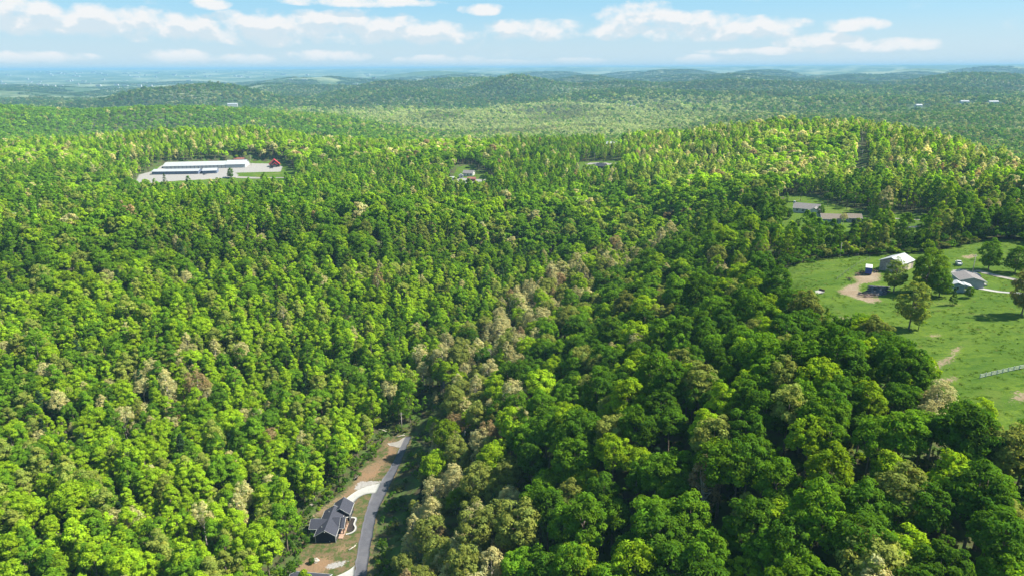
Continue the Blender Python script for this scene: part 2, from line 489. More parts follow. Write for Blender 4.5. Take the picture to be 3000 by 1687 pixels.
def ground_material():
    m = bpy.data.materials.new('ground')
    m.use_nodes = True
    nt = m.node_tree
    b = nt.nodes['Principled BSDF']
    b.inputs['Roughness'].default_value, b.inputs['Specular IOR Level'].default_value = 1.0, 0.05
    geo = N(nt, 'ShaderNodeNewGeometry')
    zone = N(nt, 'ShaderNodeAttribute', attribute_type='GEOMETRY', attribute_name='zone')
    kindn = N(nt, 'ShaderNodeAttribute', attribute_type='GEOMETRY', attribute_name='cover')
    sep = N(nt, 'ShaderNodeSeparateColor')
    nt.links.new(zone.outputs['Color'], sep.inputs[0])
    sep2 = N(nt, 'ShaderNodeSeparateColor')
    nt.links.new(kindn.outputs['Color'], sep2.inputs[0])

    def noise(scale, detail=5, rough=0.6, dist=0.0, stretch=None):
        n = N(nt, 'ShaderNodeTexNoise')
        n.inputs['Scale'].default_value, n.inputs['Detail'].default_value = scale, detail
        n.inputs['Roughness'].default_value, n.inputs['Distortion'].default_value = rough, dist
        if stretch:
            mp = N(nt, 'ShaderNodeMapping')
            mp.inputs['Scale'].default_value = stretch
            nt.links.new(geo.outputs['Position'], mp.inputs[0])
            nt.links.new(mp.outputs[0], n.inputs['Vector'])
        else:
            nt.links.new(geo.outputs['Position'], n.inputs['Vector'])
        return n.outputs[0]
    big, med, fine = noise(0.035, 4), noise(0.22, 5), noise(1.3, 4, 0.7)
    # forest floor: leaf litter, moss, low growth
    floor = mixc(nt, smooth(nt, med, 0.35, 0.65), (0.050, 0.043, 0.025), (0.055, 0.095, 0.020))
    # distant woods seen as one cover
    wf = noise(0.018, 6, 0.65)
    woods = mixc(nt, smooth(nt, wf, 0.3, 0.7), (0.030, 0.062, 0.022), (0.075, 0.115, 0.040))
    woods = mixc(nt, smooth(nt, noise(0.0016, 4), 0.47, 0.60, 0, 0.85), woods, (0.21, 0.23, 0.13))
    col = mixc(nt, sep2.outputs[0], floor, woods)
    # pasture grass
    grass = mixc(nt, smooth(nt, noise(0.05, 5, 0.6, 0, (1, 2.6, 1)), 0.35, 0.65), (0.056, 0.104, 0.010), (0.094, 0.142, 0.014))
    grass = mixc(nt, smooth(nt, fine, 0.30, 0.72), grass, (0.044, 0.080, 0.012))
    grass = mixc(nt, smooth(nt, noise(0.16, 4, 0.6, 0.5, (1, 3.2, 1)), 0.50, 0.66, 0, 0.7), grass, (0.030, 0.070, 0.009))
    grass = mixc(nt, smooth(nt, noise(0.028, 4, 0.6, 1.0), 0.55, 0.72, 0, 0.6), grass, (0.105, 0.122, 0.030))
    wob = math_node(nt, 'MULTIPLY', math_node(nt, 'SUBTRACT', med, 0.5), 0.9)
    wob2 = math_node(nt, 'ADD', wob, math_node(nt, 'MULTIPLY', math_node(nt, 'SUBTRACT', fine, 0.5), 1.3))
    col = mixc(nt, smooth(nt, math_node(nt, 'ADD', sep.outputs[0], wob), 0.40, 0.60), col, grass)
    # rough yard round the new house: weeds over clay
    weeds = mixc(nt, smooth(nt, noise(0.45, 5, 0.7), 0.42, 0.58), (0.11, 0.08, 0.045), (0.045, 0.065, 0.018))
    weeds = mixc(nt, smooth(nt, fine, 0.5, 0.7, 0, 0.6), weeds, (0.04, 0.06, 0.02))
    col = mixc(nt, smooth(nt, math_node(nt, 'ADD', sep2.outputs[1], wob), 0.40, 0.60), col, weeds)
    # bare clay and dust
    dirt = mixc(nt, smooth(nt, med, 0.35, 0.65), (0.215, 0.170, 0.122), (0.165, 0.122, 0.080))
    dirt = mixc(nt, smooth(nt, fine, 0.45, 0.75, 0, 0.5), dirt, (0.25, 0.20, 0.145))
    clay = mixc(nt, smooth(nt, med, 0.35, 0.65), (0.175, 0.110, 0.064), (0.14, 0.10, 0.06))
    dirt = mixc(nt, sep2.outputs[1], dirt, clay)
    col = mixc(nt, smooth(nt, math_node(nt, 'ADD', sep.outputs[1], wob2), 0.38, 0.66), col, dirt)
    grav = mixc(nt, smooth(nt, fine, 0.3, 0.7), (0.19, 0.178, 0.168), (0.25, 0.24, 0.23))
    col = mixc(nt, smooth(nt, math_node(nt, 'ADD', sep.outputs[2], math_node(nt, 'MULTIPLY', wob2, 0.6)), 0.40, 0.60), col, grav)
    nt.links.new(col, b.inputs['Base Color'])
    bp = N(nt, 'ShaderNodeBump')
    bp.inputs['Strength'].default_value, bp.inputs['Distance'].default_value = 0.7, 0.5
    hsum = math_node(nt, 'ADD', math_node(nt, 'MULTIPLY', fine, 0.5), math_node(nt, 'ADD', math_node(nt, 'MULTIPLY', med, 1.2), math_node(nt, 'MULTIPLY', math_node(nt, 'MULTIPLY', wf, 22), sep2.outputs[0])))
    nt.links.new(hsum, bp.inputs['Height'])
    nt.links.new(bp.outputs[0], b.inputs['Normal'])
    return m

# ------------------------------------------------------------------ mesh helpers


def link(o, parent=None):
    COL.objects.link(o)
    if parent is not None:
        o.parent = parent
    return o


def tag(o, label=None, category=None, group=None, kind=None):
    for k, v in (('label', label), ('category', category), ('group', group), ('kind', kind)):
        if v:
            o[k] = v
    return o


def empty(name, loc, rz=0.0, label=None, category=None, group=None):
    o = bpy.data.objects.new(name, None)
    o.empty_display_size = 0.5
    o.location, o.rotation_euler = loc, (0, 0, rz)
    link(o)
    return tag(o, label, category, group)


class MB:
    def __init__(self):
        self.v, self.f = [], []

    def add(self, verts, faces):
        b = len(self.v)
        self.v += [tuple(p) for p in verts]
        self.f += [tuple(i + b for i in f) for f in faces]
        return self

    def box(self, x0, x1, y0, y1, z0, z1):
        return self.add([(x0, y0, z0), (x1, y0, z0), (x1, y1, z0), (x0, y1, z0), (x0, y0, z1), (x1, y0, z1), (x1, y1, z1), (x0, y1, z1)],
                        [(3, 2, 1, 0), (4, 5, 6, 7), (0, 1, 5, 4), (1, 2, 6, 5), (2, 3, 7, 6), (3, 0, 4, 7)])

    def tube(self, pts, radii, n=6, cap=True):
        pts = [Vector(p) for p in pts]
        rings = []
        for i, p in enumerate(pts):
            t = (pts[min(i + 1, len(pts) - 1)] - pts[max(i - 1, 0)]).normalized()
            a = t.orthogonal().normalized()
            b = t.cross(a)
            rings.append([p + (a * math.cos(k * 2 * math.pi / n) + b * math.sin(k * 2 * math.pi / n)) * radii[i] for k in range(n)])
        vs_ = [q for r in rings for q in r]
        fs = [(i * n + k, i * n + (k + 1) % n, (i + 1) * n + (k + 1) % n, (i + 1) * n + k) for i in range(len(pts) - 1) for k in range(n)]
        if cap:
            fs += [tuple(range(n - 1, -1, -1)), tuple((len(pts) - 1) * n + k for k in range(n))]
        return self.add(vs_, fs)

    def prism(self, prof, y0, y1):
        """profile in x,z extruded along y"""
        n = len(prof)
        vs_ = [(p[0], y0, p[1]) for p in prof] + [(p[0], y1, p[1]) for p in prof]
        fs = [tuple(range(n)), tuple(range(2 * n - 1, n - 1, -1))] + [((i + 1) % n, i, n + i, n + (i + 1) % n) for i in range(n)]
        return self.add(vs_, fs)

    def mesh(self, name, material=None, smooth_=False):
        me = bpy.data.meshes.new(name)
        me.from_pydata(self.v, [], self.f)
        if material:
            me.materials.append(material)
        if smooth_:
            me.polygons.foreach_set('use_smooth', [True] * len(me.polygons))
        me.update()
        return me

    def build(self, name, material, parent=None, smooth_=False, loc=None, rz=None):
        o = bpy.data.objects.new(name, self.mesh(name, material, smooth_))
        if loc is not None:
            o.location = loc
        if rz is not None:
            o.rotation_euler = (0, 0, rz)
        return link(o, parent)


def np_mesh(name, v, f, material, attrs=None):
    """quads from numpy arrays"""
    me = bpy.data.meshes.new(name)
    me.vertices.add(len(v))
    me.vertices.foreach_set('co', np.asarray(v, np.float32).ravel())
    k = f.shape[1]
    me.loops.add(f.size)
    me.loops.foreach_set('vertex_index', f.ravel().astype(np.int32))
    me.polygons.add(len(f))
    me.polygons.foreach_set('loop_start', np.arange(0, f.size, k, dtype=np.int32))
    for an, dom, arr in attrs or ():
        a = me.attributes.new(an, 'FLOAT_COLOR', dom)
        a.data.foreach_set('color', np.asarray(arr, np.float32).ravel())
    if material:
        me.materials.append(material)
    me.update(calc_edges=True)
    return me

# ------------------------------------------------------------------ ground sheet


def axis(parts):
    out = [parts[0][0]]
    for a, b, s0, s1 in parts:
        x = a
        while x < b:
            t = (x - a) / (b - a)
            x += s0 * (s1 / s0) ** t
            out.append(min(x, b))
    return np.unique(np.round(out, 3))


def build_ground():
    pos = axis([(0, 260, 2.0, 2.0), (260, 800, 2.2, 9), (800, 4000, 10, 60), (4000, 36000, 65, 1400)])
    xs = np.concatenate([-pos[:0:-1], pos])
    ys = axis([(-3000, 60, 400, 12), (60, 110, 8, 2.5), (110, 440, 2.2, 2.2), (440, 900, 2.5, 6), (900, 4000, 7, 40), (4000, 36000, 42, 700)])
    gx, gy = np.meshgrid(xs, ys)
    gz = height(gx, gy)
    nx, ny = len(xs), len(ys)
    idx = np.arange(nx * ny).reshape(ny, nx)
    f = np.stack([idx[:-1, :-1], idx[:-1, 1:], idx[1:, 1:], idx[1:, :-1]], -1).reshape(-1, 4)
    x, y = gx.ravel(), gy.ravel()
    zone = np.zeros((len(x), 4), np.float32)
    zone[:, 3] = 1
    zone[:, 0] = mask_of(x, y, [POLY[k] for k in ('pasture', 'store', 'yard', 'lawn', 'farm', 'farm_two', 'white_house')], 1.5)
    zone[:, 1] = mask_of(x, y, list(DIRT.values()), 2.6) * 0.9
    zone[:, 2] = mask_of(x, y, list(GRAVEL.values()), 1.2)
    cover = np.zeros((len(x), 4), np.float32)
    cover[:, 3] = 1
    cover[:, 0] = sstep(1200, 3500, np.hypot(x, y))
    cover[:, 1] = mask_of(x, y, [POLY['clearing']], 2.0)
    me = np_mesh('ground', np.stack([x, y, gz.ravel()], -1), f, ground_material(), [('zone', 'POINT', zone), ('cover', 'POINT', cover)])
    me.polygons.foreach_set('use_smooth', np.ones(len(f), bool))
    o = bpy.data.objects.new('ground', me)
    link(o)
    tag(o, kind='structure')


build_ground()


def ribbon(name, left_px, right_px, material, lift=0.12, step=2.0, across=4, world=False, rough=0.0):
    """a strip laid on the ground between two edges given as photo pixels"""
    L = np.asarray(left_px, float) if world else pick(left_px)[:, :2]
    Rr = np.asarray(right_px, float) if world else pick(right_px)[:, :2]

    def resample(p, n):
        p = np.asarray(p)
        # smooth curve through the points
        s = np.concatenate([[0], np.cumsum(np.hypot(*np.diff(p, axis=0).T))])
        t = np.linspace(0, s[-1], n)
        lin = np.stack([np.interp(t, s, p[:, 0]), np.interp(t, s, p[:, 1])], -1)
        k = max(2, n // (len(p) * 2))
        ker = np.ones(2 * k + 1) / (2 * k + 1)
        pad = np.concatenate([lin[:1].repeat(k, 0), lin, lin[-1:].repeat(k, 0)])
        sm = np.stack([np.convolve(pad[:, i], ker, 'valid') for i in (0, 1)], -1)
        sm[0], sm[-1] = lin[0], lin[-1]
        return sm
    length = np.hypot(*np.diff(L, axis=0).T).sum()
    n = max(8, int(length / step))
    a, b = resample(L, n), resample(Rr, n)
    if rough:       # broken edges
        u = (b - a) / np.linalg.norm(b - a, axis=1)[:, None]
        for q, s_, sd in ((a, -1, 61), (b, 1, 62)):
            q += u * (s_ * rough * (perlin(q[:, 0] / 3.1, q[:, 1] / 3.1, sd) + .6 * perlin(q[:, 0] / 1.1, q[:, 1] / 1.1, sd + 2)))[:, None]
    t = np.linspace(0, 1, across + 1)
    pts = a[:, None] * (1 - t)[None, :, None] + b[:, None] * t[None, :, None]
    z = height(pts[..., 0], pts[..., 1]) + lift
    v = np.concatenate([pts, z[..., None]], -1).reshape(-1, 3)
    # skirt so the strip has a thickness
    w = across + 1
    idx = np.arange(n * w).reshape(n, w)
    f = np.stack([idx[:-1, :-1], idx[:-1, 1:], idx[1:, 1:], idx[1:, :-1]], -1).reshape(-1, 4)
    low = v.copy()
    low[:, 2] -= lift + 0.3
    off = len(v)
    sk = []
    for c, fl in ((0, False), (across, True)):
        e = idx[:, c]
        q = np.stack([e[:-1], e[1:], e[1:] + off, e[:-1] + off], -1)
        sk.append(q if fl else q[:, ::-1])
    for r_, fl in ((0, True), (n - 1, False)):
        e = idx[r_]
        q = np.stack([e[:-1], e[1:], e[1:] + off, e[:-1] + off], -1)
        sk.append(q if fl else q[:, ::-1])
    me = np_mesh(name, np.concatenate([v, low]), np.concatenate([f] + sk), material)
    o = link(bpy.data.objects.new(name, me))
    return tag(o, kind='structure')


def surface_material(name, c1, c2, scale, patch=None):
    m = bpy.data.materials.new(name)
    m.use_nodes = True
    nt = m.node_tree
    b = nt.nodes['Principled BSDF']
    b.inputs['Roughness'].default_value, b.inputs['Specular IOR Level'].default_value = 0.9, 0.2
    geo = N(nt, 'ShaderNodeNewGeometry')
    nz = N(nt, 'ShaderNodeTexNoise')
    nz.inputs['Scale'].default_value, nz.inputs['Detail'].default_value, nz.inputs['Roughness'].default_value = scale, 7, 0.65
    nt.links.new(geo.outputs['Position'], nz.inputs['Vector'])
    c = mixc(nt, smooth(nt, nz.outputs[0], 0.3, 0.7), (*c1, 1), (*c2, 1))
    if patch:
        n2 = N(nt, 'ShaderNodeTexNoise')
        n2.inputs['Scale'].default_value, n2.inputs['Detail'].default_value = 0.12, 6
        nt.links.new(geo.outputs['Position'], n2.inputs['Vector'])
        c = mixc(nt, smooth(nt, n2.outputs[0], 0.48, 0.68, 0, 0.8), c, (*patch, 1))
    nt.links.new(c, b.inputs['Base Color'])
    return m


ASPHALT = surface_material('worn_asphalt', (0.060, 0.060, 0.070), (0.080, 0.080, 0.092), 0.5, (0.10, 0.098, 0.105))
CONCRETE = surface_material('concrete', (0.25, 0.245, 0.23), (0.31, 0.305, 0.29), 0.8)
GRAVEL_M = surface_material('pale_gravel', (0.17, 0.155, 0.14), (0.23, 0.215, 0.195), 0.9)
MULCH = surface_material('mulch', (0.018, 0.014, 0.013), (0.035, 0.028, 0.024), 1.5)

ribbon('road', [(1030, 1720), (1037, 1687), (1049, 1596), (1069, 1512), (1087, 1449), (1122, 1401), (1146, 1365), (1166, 1324), (1176, 1300), (1190, 1278)],
       [(1070, 1720), (1074, 1687), (1086, 1596), (1102, 1512), (1122, 1462), (1149, 1405), (1173, 1361), (1190, 1311), (1196, 1300), (1206, 1278)], ASPHALT, 0.12, 0.8, 6, False, 0.28)
ribbon('turnaround', [(1135, 1299), (1160, 1294), (1190, 1279)], [(1142, 1306), (1168, 1309), (1185, 1308)], GRAVEL_M, 0.10, 0.8, 6, False, 0.6)
ribbon('driveway', [(1117, 1414), (1085, 1421), (1055, 1432), (1031, 1446), (1012, 1462)], [(1103, 1444), (1078, 1445), (1055, 1454), (1042, 1466), (1036, 1474)], CONCRETE, 0.16, 1.0)
ribbon('driveway', [(1040, 1655), (1024, 1672), (1000, 1680), (975, 1692)], [(1038, 1690), (1030, 1698), (1015, 1704), (985, 1712)], CONCRETE, 0.15, 1.0)


def strip_along(name, line, width, material, lift, world=False, step=1.0):
    c = np.asarray(line, float) if world else pick(line)[:, :2]
    t = np.gradient(c, axis=0)
    t /= np.linalg.norm(t, axis=1)[:, None]
    nrm = np.stack([-t[:, 1], t[:, 0]], -1) * width / 2
    return ribbon(name, c + nrm, c - nrm, material, lift, step, 2, True)


# walkway and dark planting bed in front of the house (house stands at x -66..-57)
ribbon('planting_bed', [(-57.0, 206.6), (-57.0, 203.5), (-57.0, 201.0), (-56.2, 199.2)], [(-55.2, 206.6), (-55.4, 203.5), (-54.2, 201.6), (-54.8, 199.4)], MULCH, 0.10, 0.5, 3, True)
strip_along('walkway', [(-56.8, 207.2), (-55.2, 207.2), (-54.7, 206.4), (-54.9, 204.6), (-54.9, 203.2), (-54.0, 202.2), (-53.7, 200.8), (-54.1, 199.4), (-55.2, 198.4), (-56.6, 198.0)], 0.75, CONCRETE, 0.17, True, 0.4)
# lanes on the ridge
strip_along('lane', [(2858, 792), (2910, 806), (2950, 814), (2985, 822), (3060, 836)], 3.0, GRAVEL_M, 0.10)
strip_along('lane', [(2822, 836), (2850, 842), (2900, 850), (2960, 857), (3060, 872)], 2.6, CONCRETE, 0.10)
strip_along('lane', [(2590, 640), (2640, 641), (2690, 644), (2760, 648), (2850, 652)], 3.4, GRAVEL_M, 0.12)
strip_along('lane', [(2560, 676), (2620, 668), (2660, 668), (2720, 660)], 3.2, GRAVEL_M, 0.12)
strip_along('lane', [(2505, 568), (2520, 560), (2530, 552)], 5.0, GRAVEL_M, 0.15)
strip_along('lane', [(690, 520), (730, 521), (800, 521), (850, 522), (900, 526)], 4.5, GRAVEL_M, 0.2, False, 3)

# ------------------------------------------------------------------ trees: prototypes


def rand_dirs(g, n):
    v = g.normal(size=(n, 3))
    return v / np.linalg.norm(v, axis=1)[:, None]


def leaf_quads(g, pos, nrm, size):
    """one small leaf spray per position: an irregular quad facing nrm"""
    n = len(pos)
    a = np.cross(nrm, rand_dirs(g, n))
    a /= np.linalg.norm(a, axis=1)[:, None] + 1e-9
    b = np.cross(nrm, a)
    s = size * g.uniform(0.6, 1.3, n)[:, None]
    bend = nrm * s * 0.25
    j = lambda: g.uniform(0.7, 1.25, n)[:, None]
    q = np.stack([pos - a * s * j(), pos - b * s * 0.6 * j() + bend, pos + a * s * j(), pos + b * s * 0.6 * j() + bend], 1)
    return q.reshape(-1, 3)


def crown_arrays(seed, kind, n_clump, per, leaf, h, rad, base, dens=1.0):
    """leaf sprays gathered in clumps through the crown's volume. returns verts, quads, per-face variation"""
    g = np.random.default_rng(seed)
    cs, rs = [], []
    if kind in ('broad', 'open'):
        lobes = rand_dirs(g, 7)
        for _ in range(n_clump):
            d = rand_dirs(g, 1)[0]
            d[2] = d[2] if kind == 'open' else abs(d[2]) * 0.9 - 0.32 * g.random()
            d /= np.linalg.norm(d)
            env = 0.78 + 0.30 * max(0, (lobes @ d).max()) ** 3
            f = g.uniform(0.35, 1.0) ** 0.45 * env
            mid = base + (h - base) * (0.42 if kind == 'open' else 0.45)
            up = (h - mid) if d[2] > 0 else (mid - base)
            cs.append((d[0] * f * rad * 0.84, d[1] * f * rad * 0.84, mid + d[2] * f * up * 0.88))
            rs.append(rad * g.uniform(0.17, 0.29) * (62 / max(n_clump, 62)) ** 0.42)
    elif kind == 'slim':
        lean = g.normal(size=2) * 0.25
        for _ in range(n_clump):
            t = g.random() ** 0.85
            prof = min(1.0, math.sqrt(max(0.0, 1 - (2 * t - 0.86) ** 2)) ** 0.9 + 0.12) * (1.0 - 0.12 * t)
            a = g.uniform(0, 2 * math.pi)
            f = g.uniform(0.3, 1.0) ** 0.5
            cs.append((math.cos(a) * f * rad * prof * 0.85 + lean[0] * t, math.sin(a) * f * rad * prof * 0.85 + lean[1] * t, base + t * (h - base) * 0.95))
            rs.append(rad * g.uniform(0.20, 0.36) * (50 / max(n_clump, 50)) ** 0.42)
    elif kind == 'conifer':
        for _ in range(n_clump):
            t = g.random()
            a = g.uniform(0, 2 * math.pi)
            rr = rad * (1 - t) ** 0.85 * g.uniform(0.45, 1.0) + 0.15
            cs.append((math.cos(a) * rr, math.sin(a) * rr, base + t * (h - base) - rr * 0.12))
            rs.append(rad * (0.13 + 0.16 * (1 - t)) * g.uniform(0.8, 1.2))
    cs, rs = np.array(cs), np.array(rs)
    ax = np.stack([np.zeros(len(cs)), np.zeros(len(cs)), np.full(len(cs), base + (h - base) * 0.35)], -1)
    outw = cs - ax
    outw /= np.linalg.norm(outw, axis=1)[:, None] + 1e-9
    n = n_clump * per
    ci = np.repeat(np.arange(n_clump), per)
    d = rand_dirs(g, n)
    d = d + outw[ci] * 0.5 + np.array([0, 0, 0.25])
    d /= np.linalg.norm(d, axis=1)[:, None]
    shell = g.uniform(0.45, 1.0, n) ** 0.6
    sq = np.array([1.15, 1.15, 0.30 if kind == 'conifer' else 0.80])
    pos = cs[ci] + d * (rs[ci] * shell)[:, None] * sq
    nrm = d * 0.85 + outw[ci] * 0.25 + rand_dirs(g, n) * 0.55 + np.array([0, 0, 0.15])
    nrm /= np.linalg.norm(nrm, axis=1)[:, None]
    v = leaf_quads(g, pos, nrm, leaf)
    cv = g.normal(size=(n_clump, 1)) * 0.09
    hue = g.normal(size=(n_clump, 1)) * 0.05
    var = 1.0 + cv[ci] + g.normal(size=(n, 1)) * 0.14
    col = np.clip(np.concatenate([var * (1 + hue[ci]), var, var * (1 - hue[ci]), np.ones((n, 1))], 1), 0.4, 1.7)
    f = np.arange(4 * n).reshape(-1, 4)
    return v, f, col, cs


def trunk_builder(seed, h, base, cs, r0, n_limb=9, reach=0.9):
    g = random.Random(seed)
    m = MB()
    lx, ly = g.uniform(-.3, .3), g.uniform(-.3, .3)
    top = base + (h - base) * 0.72
    spine = [(0, 0, -0.6), (lx * .2, ly * .2, base * .5), (lx * .6, ly * .6, base), (lx, ly, (base + top) / 2), (lx * 1.3, ly * 1.3, top)]
    m.tube(spine, [r0 * 1.35, r0, r0 * .8, r0 * .5, r0 * .16], 7)
    order = list(range(len(cs)))
    g.shuffle(order)
    for k in order[:n_limb]:
        c = cs[k]
        t = g.uniform(0.15, 0.75)
        z0 = min(base * 0.8 + t * (top - base * 0.8), c[2] - 0.4)
        f = min(max(z0 / top, 0), 1)
        s = Vector((lx * 1.3 * f, ly * 1.3 * f, z0))
        e = Vector(c)
        mid = s.lerp(e, 0.5) + Vector((0, 0, 0.25))
        m.tube([s, mid, s.lerp(e, reach)], [r0 * .42, r0 * .26, r0 * .07], 4, False)
    return m


PROTO = {}     # key -> dict(trunk mesh, crown mesh, h, r)


def make_proto(key, kind, seed, n_clump, per, leaf, h, rad, base, bark=None, limbs=9, r0=0.26):
    v, f, col, cs = crown_arrays(seed, kind, n_clump, per, leaf, h, rad, base)
    crown = np_mesh('crown', v, f, LEAF, [('leafvar', 'FACE', col)])
    trunk = trunk_builder(seed, h, base, cs, r0, limbs).mesh('trunk', bark or BARK, True)
    PROTO[key] = dict(crown=crown, trunk=trunk, h=h, r=rad, v=v, f=f, col=col, tm=None)


for i in range(6):
    make_proto(f'broad{i}', 'broad', 100 + i, 96, 56, 0.32, 19.0 + (i % 3), 5.4 + 0.4 * (i % 2), 5.0 + (i % 2))
for i in range(5):
    make_proto(f'slim{i}', 'slim', 200 + i, 54, 60, 0.30, 17.0 + (i % 3), 3.2 + 0.3 * (i % 3), 3.6 + 0.6 * (i % 2), None, 7, 0.2)
for i in range(4):
    make_proto(f'bud{i}', 'broad' if i % 2 == 0 else 'slim', 300 + i, 120, 25, 0.25, 18.5 + i % 2, 5.0 if i % 2 == 0 else 3.7, 5.2, PALE_BARK, 22, 0.24)
for i in range(2):
    make_proto(f'fir{i}', 'conifer', 400 + i, 90, 40, 0.27, 14.0 + 3 * i, 2.9 + 0.5 * i, 1.6 + 1.4 * i, None, 0, 0.2)


def bare_tree(seed, h):
    """leafless tree: forks into ever finer twigs"""
    g = random.Random(seed)
    m = MB()

    def grow(p, d, ln, r, lv):
        e = p + d * ln
        m.tube([p, p.lerp(e, .5) + Vector((g.uniform(-.1, .1), g.uniform(-.1, .1), 0)) * ln, e], [r, r * .8, r * .62], 5 if lv < 2 else 3, False)
        if lv >= 5:
            return
        for _ in range(3 if lv else 4):
            nd = (d + Vector((g.uniform(-1, 1), g.uniform(-1, 1), g.uniform(-.15, .75))) * .72).normalized()
            grow(p.lerp(e, g.uniform(.55, 1)), nd, ln * g.uniform(.55, .78), r * .55, lv + 1)
    grow(Vector((0, 0, -.5)), Vector((0.02, 0.03, 1)).normalized(), h * .36, 0.24, 0)
    return m


# cheaper copies of the kinds for the woods further off
def far_proto(key, kind, seed, n_clump, per, leaf, h, rad, base):
    v, f, col, cs = crown_arrays(seed, kind, n_clump, per, leaf, h, rad, base)
    PROTO[key] = dict(h=h, r=rad, v=v, f=f, col=col, cs=cs, base=base, seed=seed)


for i in range(4):
    far_proto(f'midb{i}', 'broad', 500 + i, 34, 30, 0.58, 17 + i % 2, 4.9, 4.5)
    far_proto(f'mids{i}', 'slim', 520 + i, 26, 26, 0.52, 17 + i % 2, 3.3, 3.6)
    far_proto(f'farb{i}', 'broad', 540 + i, 16, 9, 1.25, 16, 5.2, 3.0)
far_proto('midf0', 'conifer', 560, 40, 14, 0.6, 15, 2.9, 2.0)


def joined_mesh(key, with_trunk=True):
    p = PROTO[key]
    v, f, col = p['v'], p['f'], p['col']
    if not with_trunk:
        return np_mesh('tree_mass', v, f, LEAF, [('leafvar', 'FACE', col)])
    if 'trunk' in p:
        tm = p['trunk']
        tv = np.array([list(q.co) for q in tm.vertices])
        tf = [tuple(q.vertices) for q in tm.polygons if len(q.vertices) == 4]
    else:
        b = trunk_builder(p['seed'], p['h'], p['base'], p['cs'], 0.24, 4)
        tv, tf = np.array([list(q) for q in b.v]), [q for q in b.f if len(q) == 4]
    tf = np.array(tf) + len(v)
    me = np_mesh('tree_mass', np.concatenate([v, tv]), np.concatenate([f, tf]), LEAF,
                 [('leafvar', 'FACE', np.concatenate([col, np.ones((len(tf), 4))]))])
    me.materials.append(BARK)
    mi = np.zeros(len(f) + len(tf), np.int32)
    mi[len(f):] = 1
    me.polygons.foreach_set('material_index', mi)
    return me


def patch_mesh(seed, size, n, rad):
    """a patch of far woodland: many tiny crowns"""
    g = np.random.default_rng(seed)
    vv, ff, cc = [], [], []
    off = 0
    for _ in range(n):
        v, f, col, _c = crown_arrays(int(g.integers(1e6)), 'broad', 7, 4, 2.3, 15 + g.uniform(-3, 3), rad * g.uniform(.8, 1.2), 3)
        v = v + np.array([g.uniform(-size, size), g.uniform(-size, size), -1.0])
        vv.append(v)
        ff.append(f + off)
        cc.append(col * np.array([*(np.ones(3) * g.uniform(.75, 1.3)), 1]))
        off += len(v)
    return np_mesh('tree_mass', np.concatenate(vv), np.concatenate(ff), LEAF, [('leafvar', 'FACE', np.concatenate(cc))])

# ------------------------------------------------------------------ trees: where they stand and what colour they are


GREEN = np.array([0.086, 0.176, 0.011])
YELLOW = np.array([0.183, 0.280, 0.012])
DEEP = np.array([0.050, 0.116, 0.010])
OLIVE = np.array([0.180, 0.205, 0.045])
TAN = np.array([0.330, 0.310, 0.135])
ROSE = np.array([0.220, 0.160, 0.075])
DARKFIR = np.array([0.030, 0.062, 0.022])
PALE = np.array([0.260, 0.300, 0.115])
GREY = np.array([0.190, 0.180, 0.135])

VALLEY = np.array([(-45, 150), (-43, 205), (-40, 262), *[at_height(a, b, c) for a, b, c in ((1290, 1090, 9), (1480, 920, 14), (1720, 790, 20))]])
HOLES = [POLY[k] for k in POLY]


def seg_dist(x, y, line):
    d = np.full(x.shape, 1e9)
    side = np.zeros(x.shape)
    for a, b in zip(line[:-1], line[1:]):
        e = b - a
        t = np.clip(((x - a[0]) * e[0] + (y - a[1]) * e[1]) / (e @ e), 0, 1)
        dx, dy = x - a[0] - t * e[0], y - a[1] - t * e[1]
        q = np.hypot(dx, dy)
        s = np.sign(e[0] * dy - e[1] * dx)
        m = q < d
        d[m], side[m] = q[m], s[m]
    return d, side          # side < 0: right of the line going up the valley


def scatter(r0, r1, spacing, seed, half_az=0.78, ymin=70):
    g = np.random.default_rng(seed)
    xm = r1 * math.sin(half_az)
    nx, ny = int(2 * xm / spacing), int((r1 - ymin) / (spacing * .87))
    ix, iy = np.meshgrid(np.arange(nx), np.arange(ny))
    x = (ix + 0.5 * (iy % 2)) * spacing - xm + g.uniform(-.55, .55, ix.shape) * spacing
    y = ymin + iy * spacing * .87 + g.uniform(-.55, .55, ix.shape) * spacing
    x, y = x.ravel(), y.ravel()
    r = np.hypot(x, y)
    k = (r >= r0) & (r < r1) & (np.abs(np.arctan2(x, y)) < half_az)
    return x[k], y[k]


def clear_of(x, y, margin=1.5):
    ok = np.ones(len(x), bool)
    for p in HOLES:
        lo, hi = p.min(0) - 20, p.max(0) + 20
        s = np.nonzero((x > lo[0]) & (x < hi[0]) & (y > lo[1]) & (y < hi[1]))[0]
        if len(s):
            ok[s] &= poly_sd(x[s], y[s], p) > margin
    return ok


def zones(x, y):
    """how much of the oak woods of the near ridge (broad crowns), against the young slim woods across the valley"""
    d, side = seg_dist(x, y, VALLEY)
    right = np.where(side < 0, 1.0, 0.0)
    r = np.hypot(x, y)
    young = (side >= 0) & (r < 240) & (perlin(x / 30, y / 30, 20) > 0.5)
    return d, np.where(young, 1.0, right) * sstep(430, 380, r) + sstep(380, 460, r) * (0.25 + 0.5 * (perlin(x / 150, y / 150, 21) > 0.15))


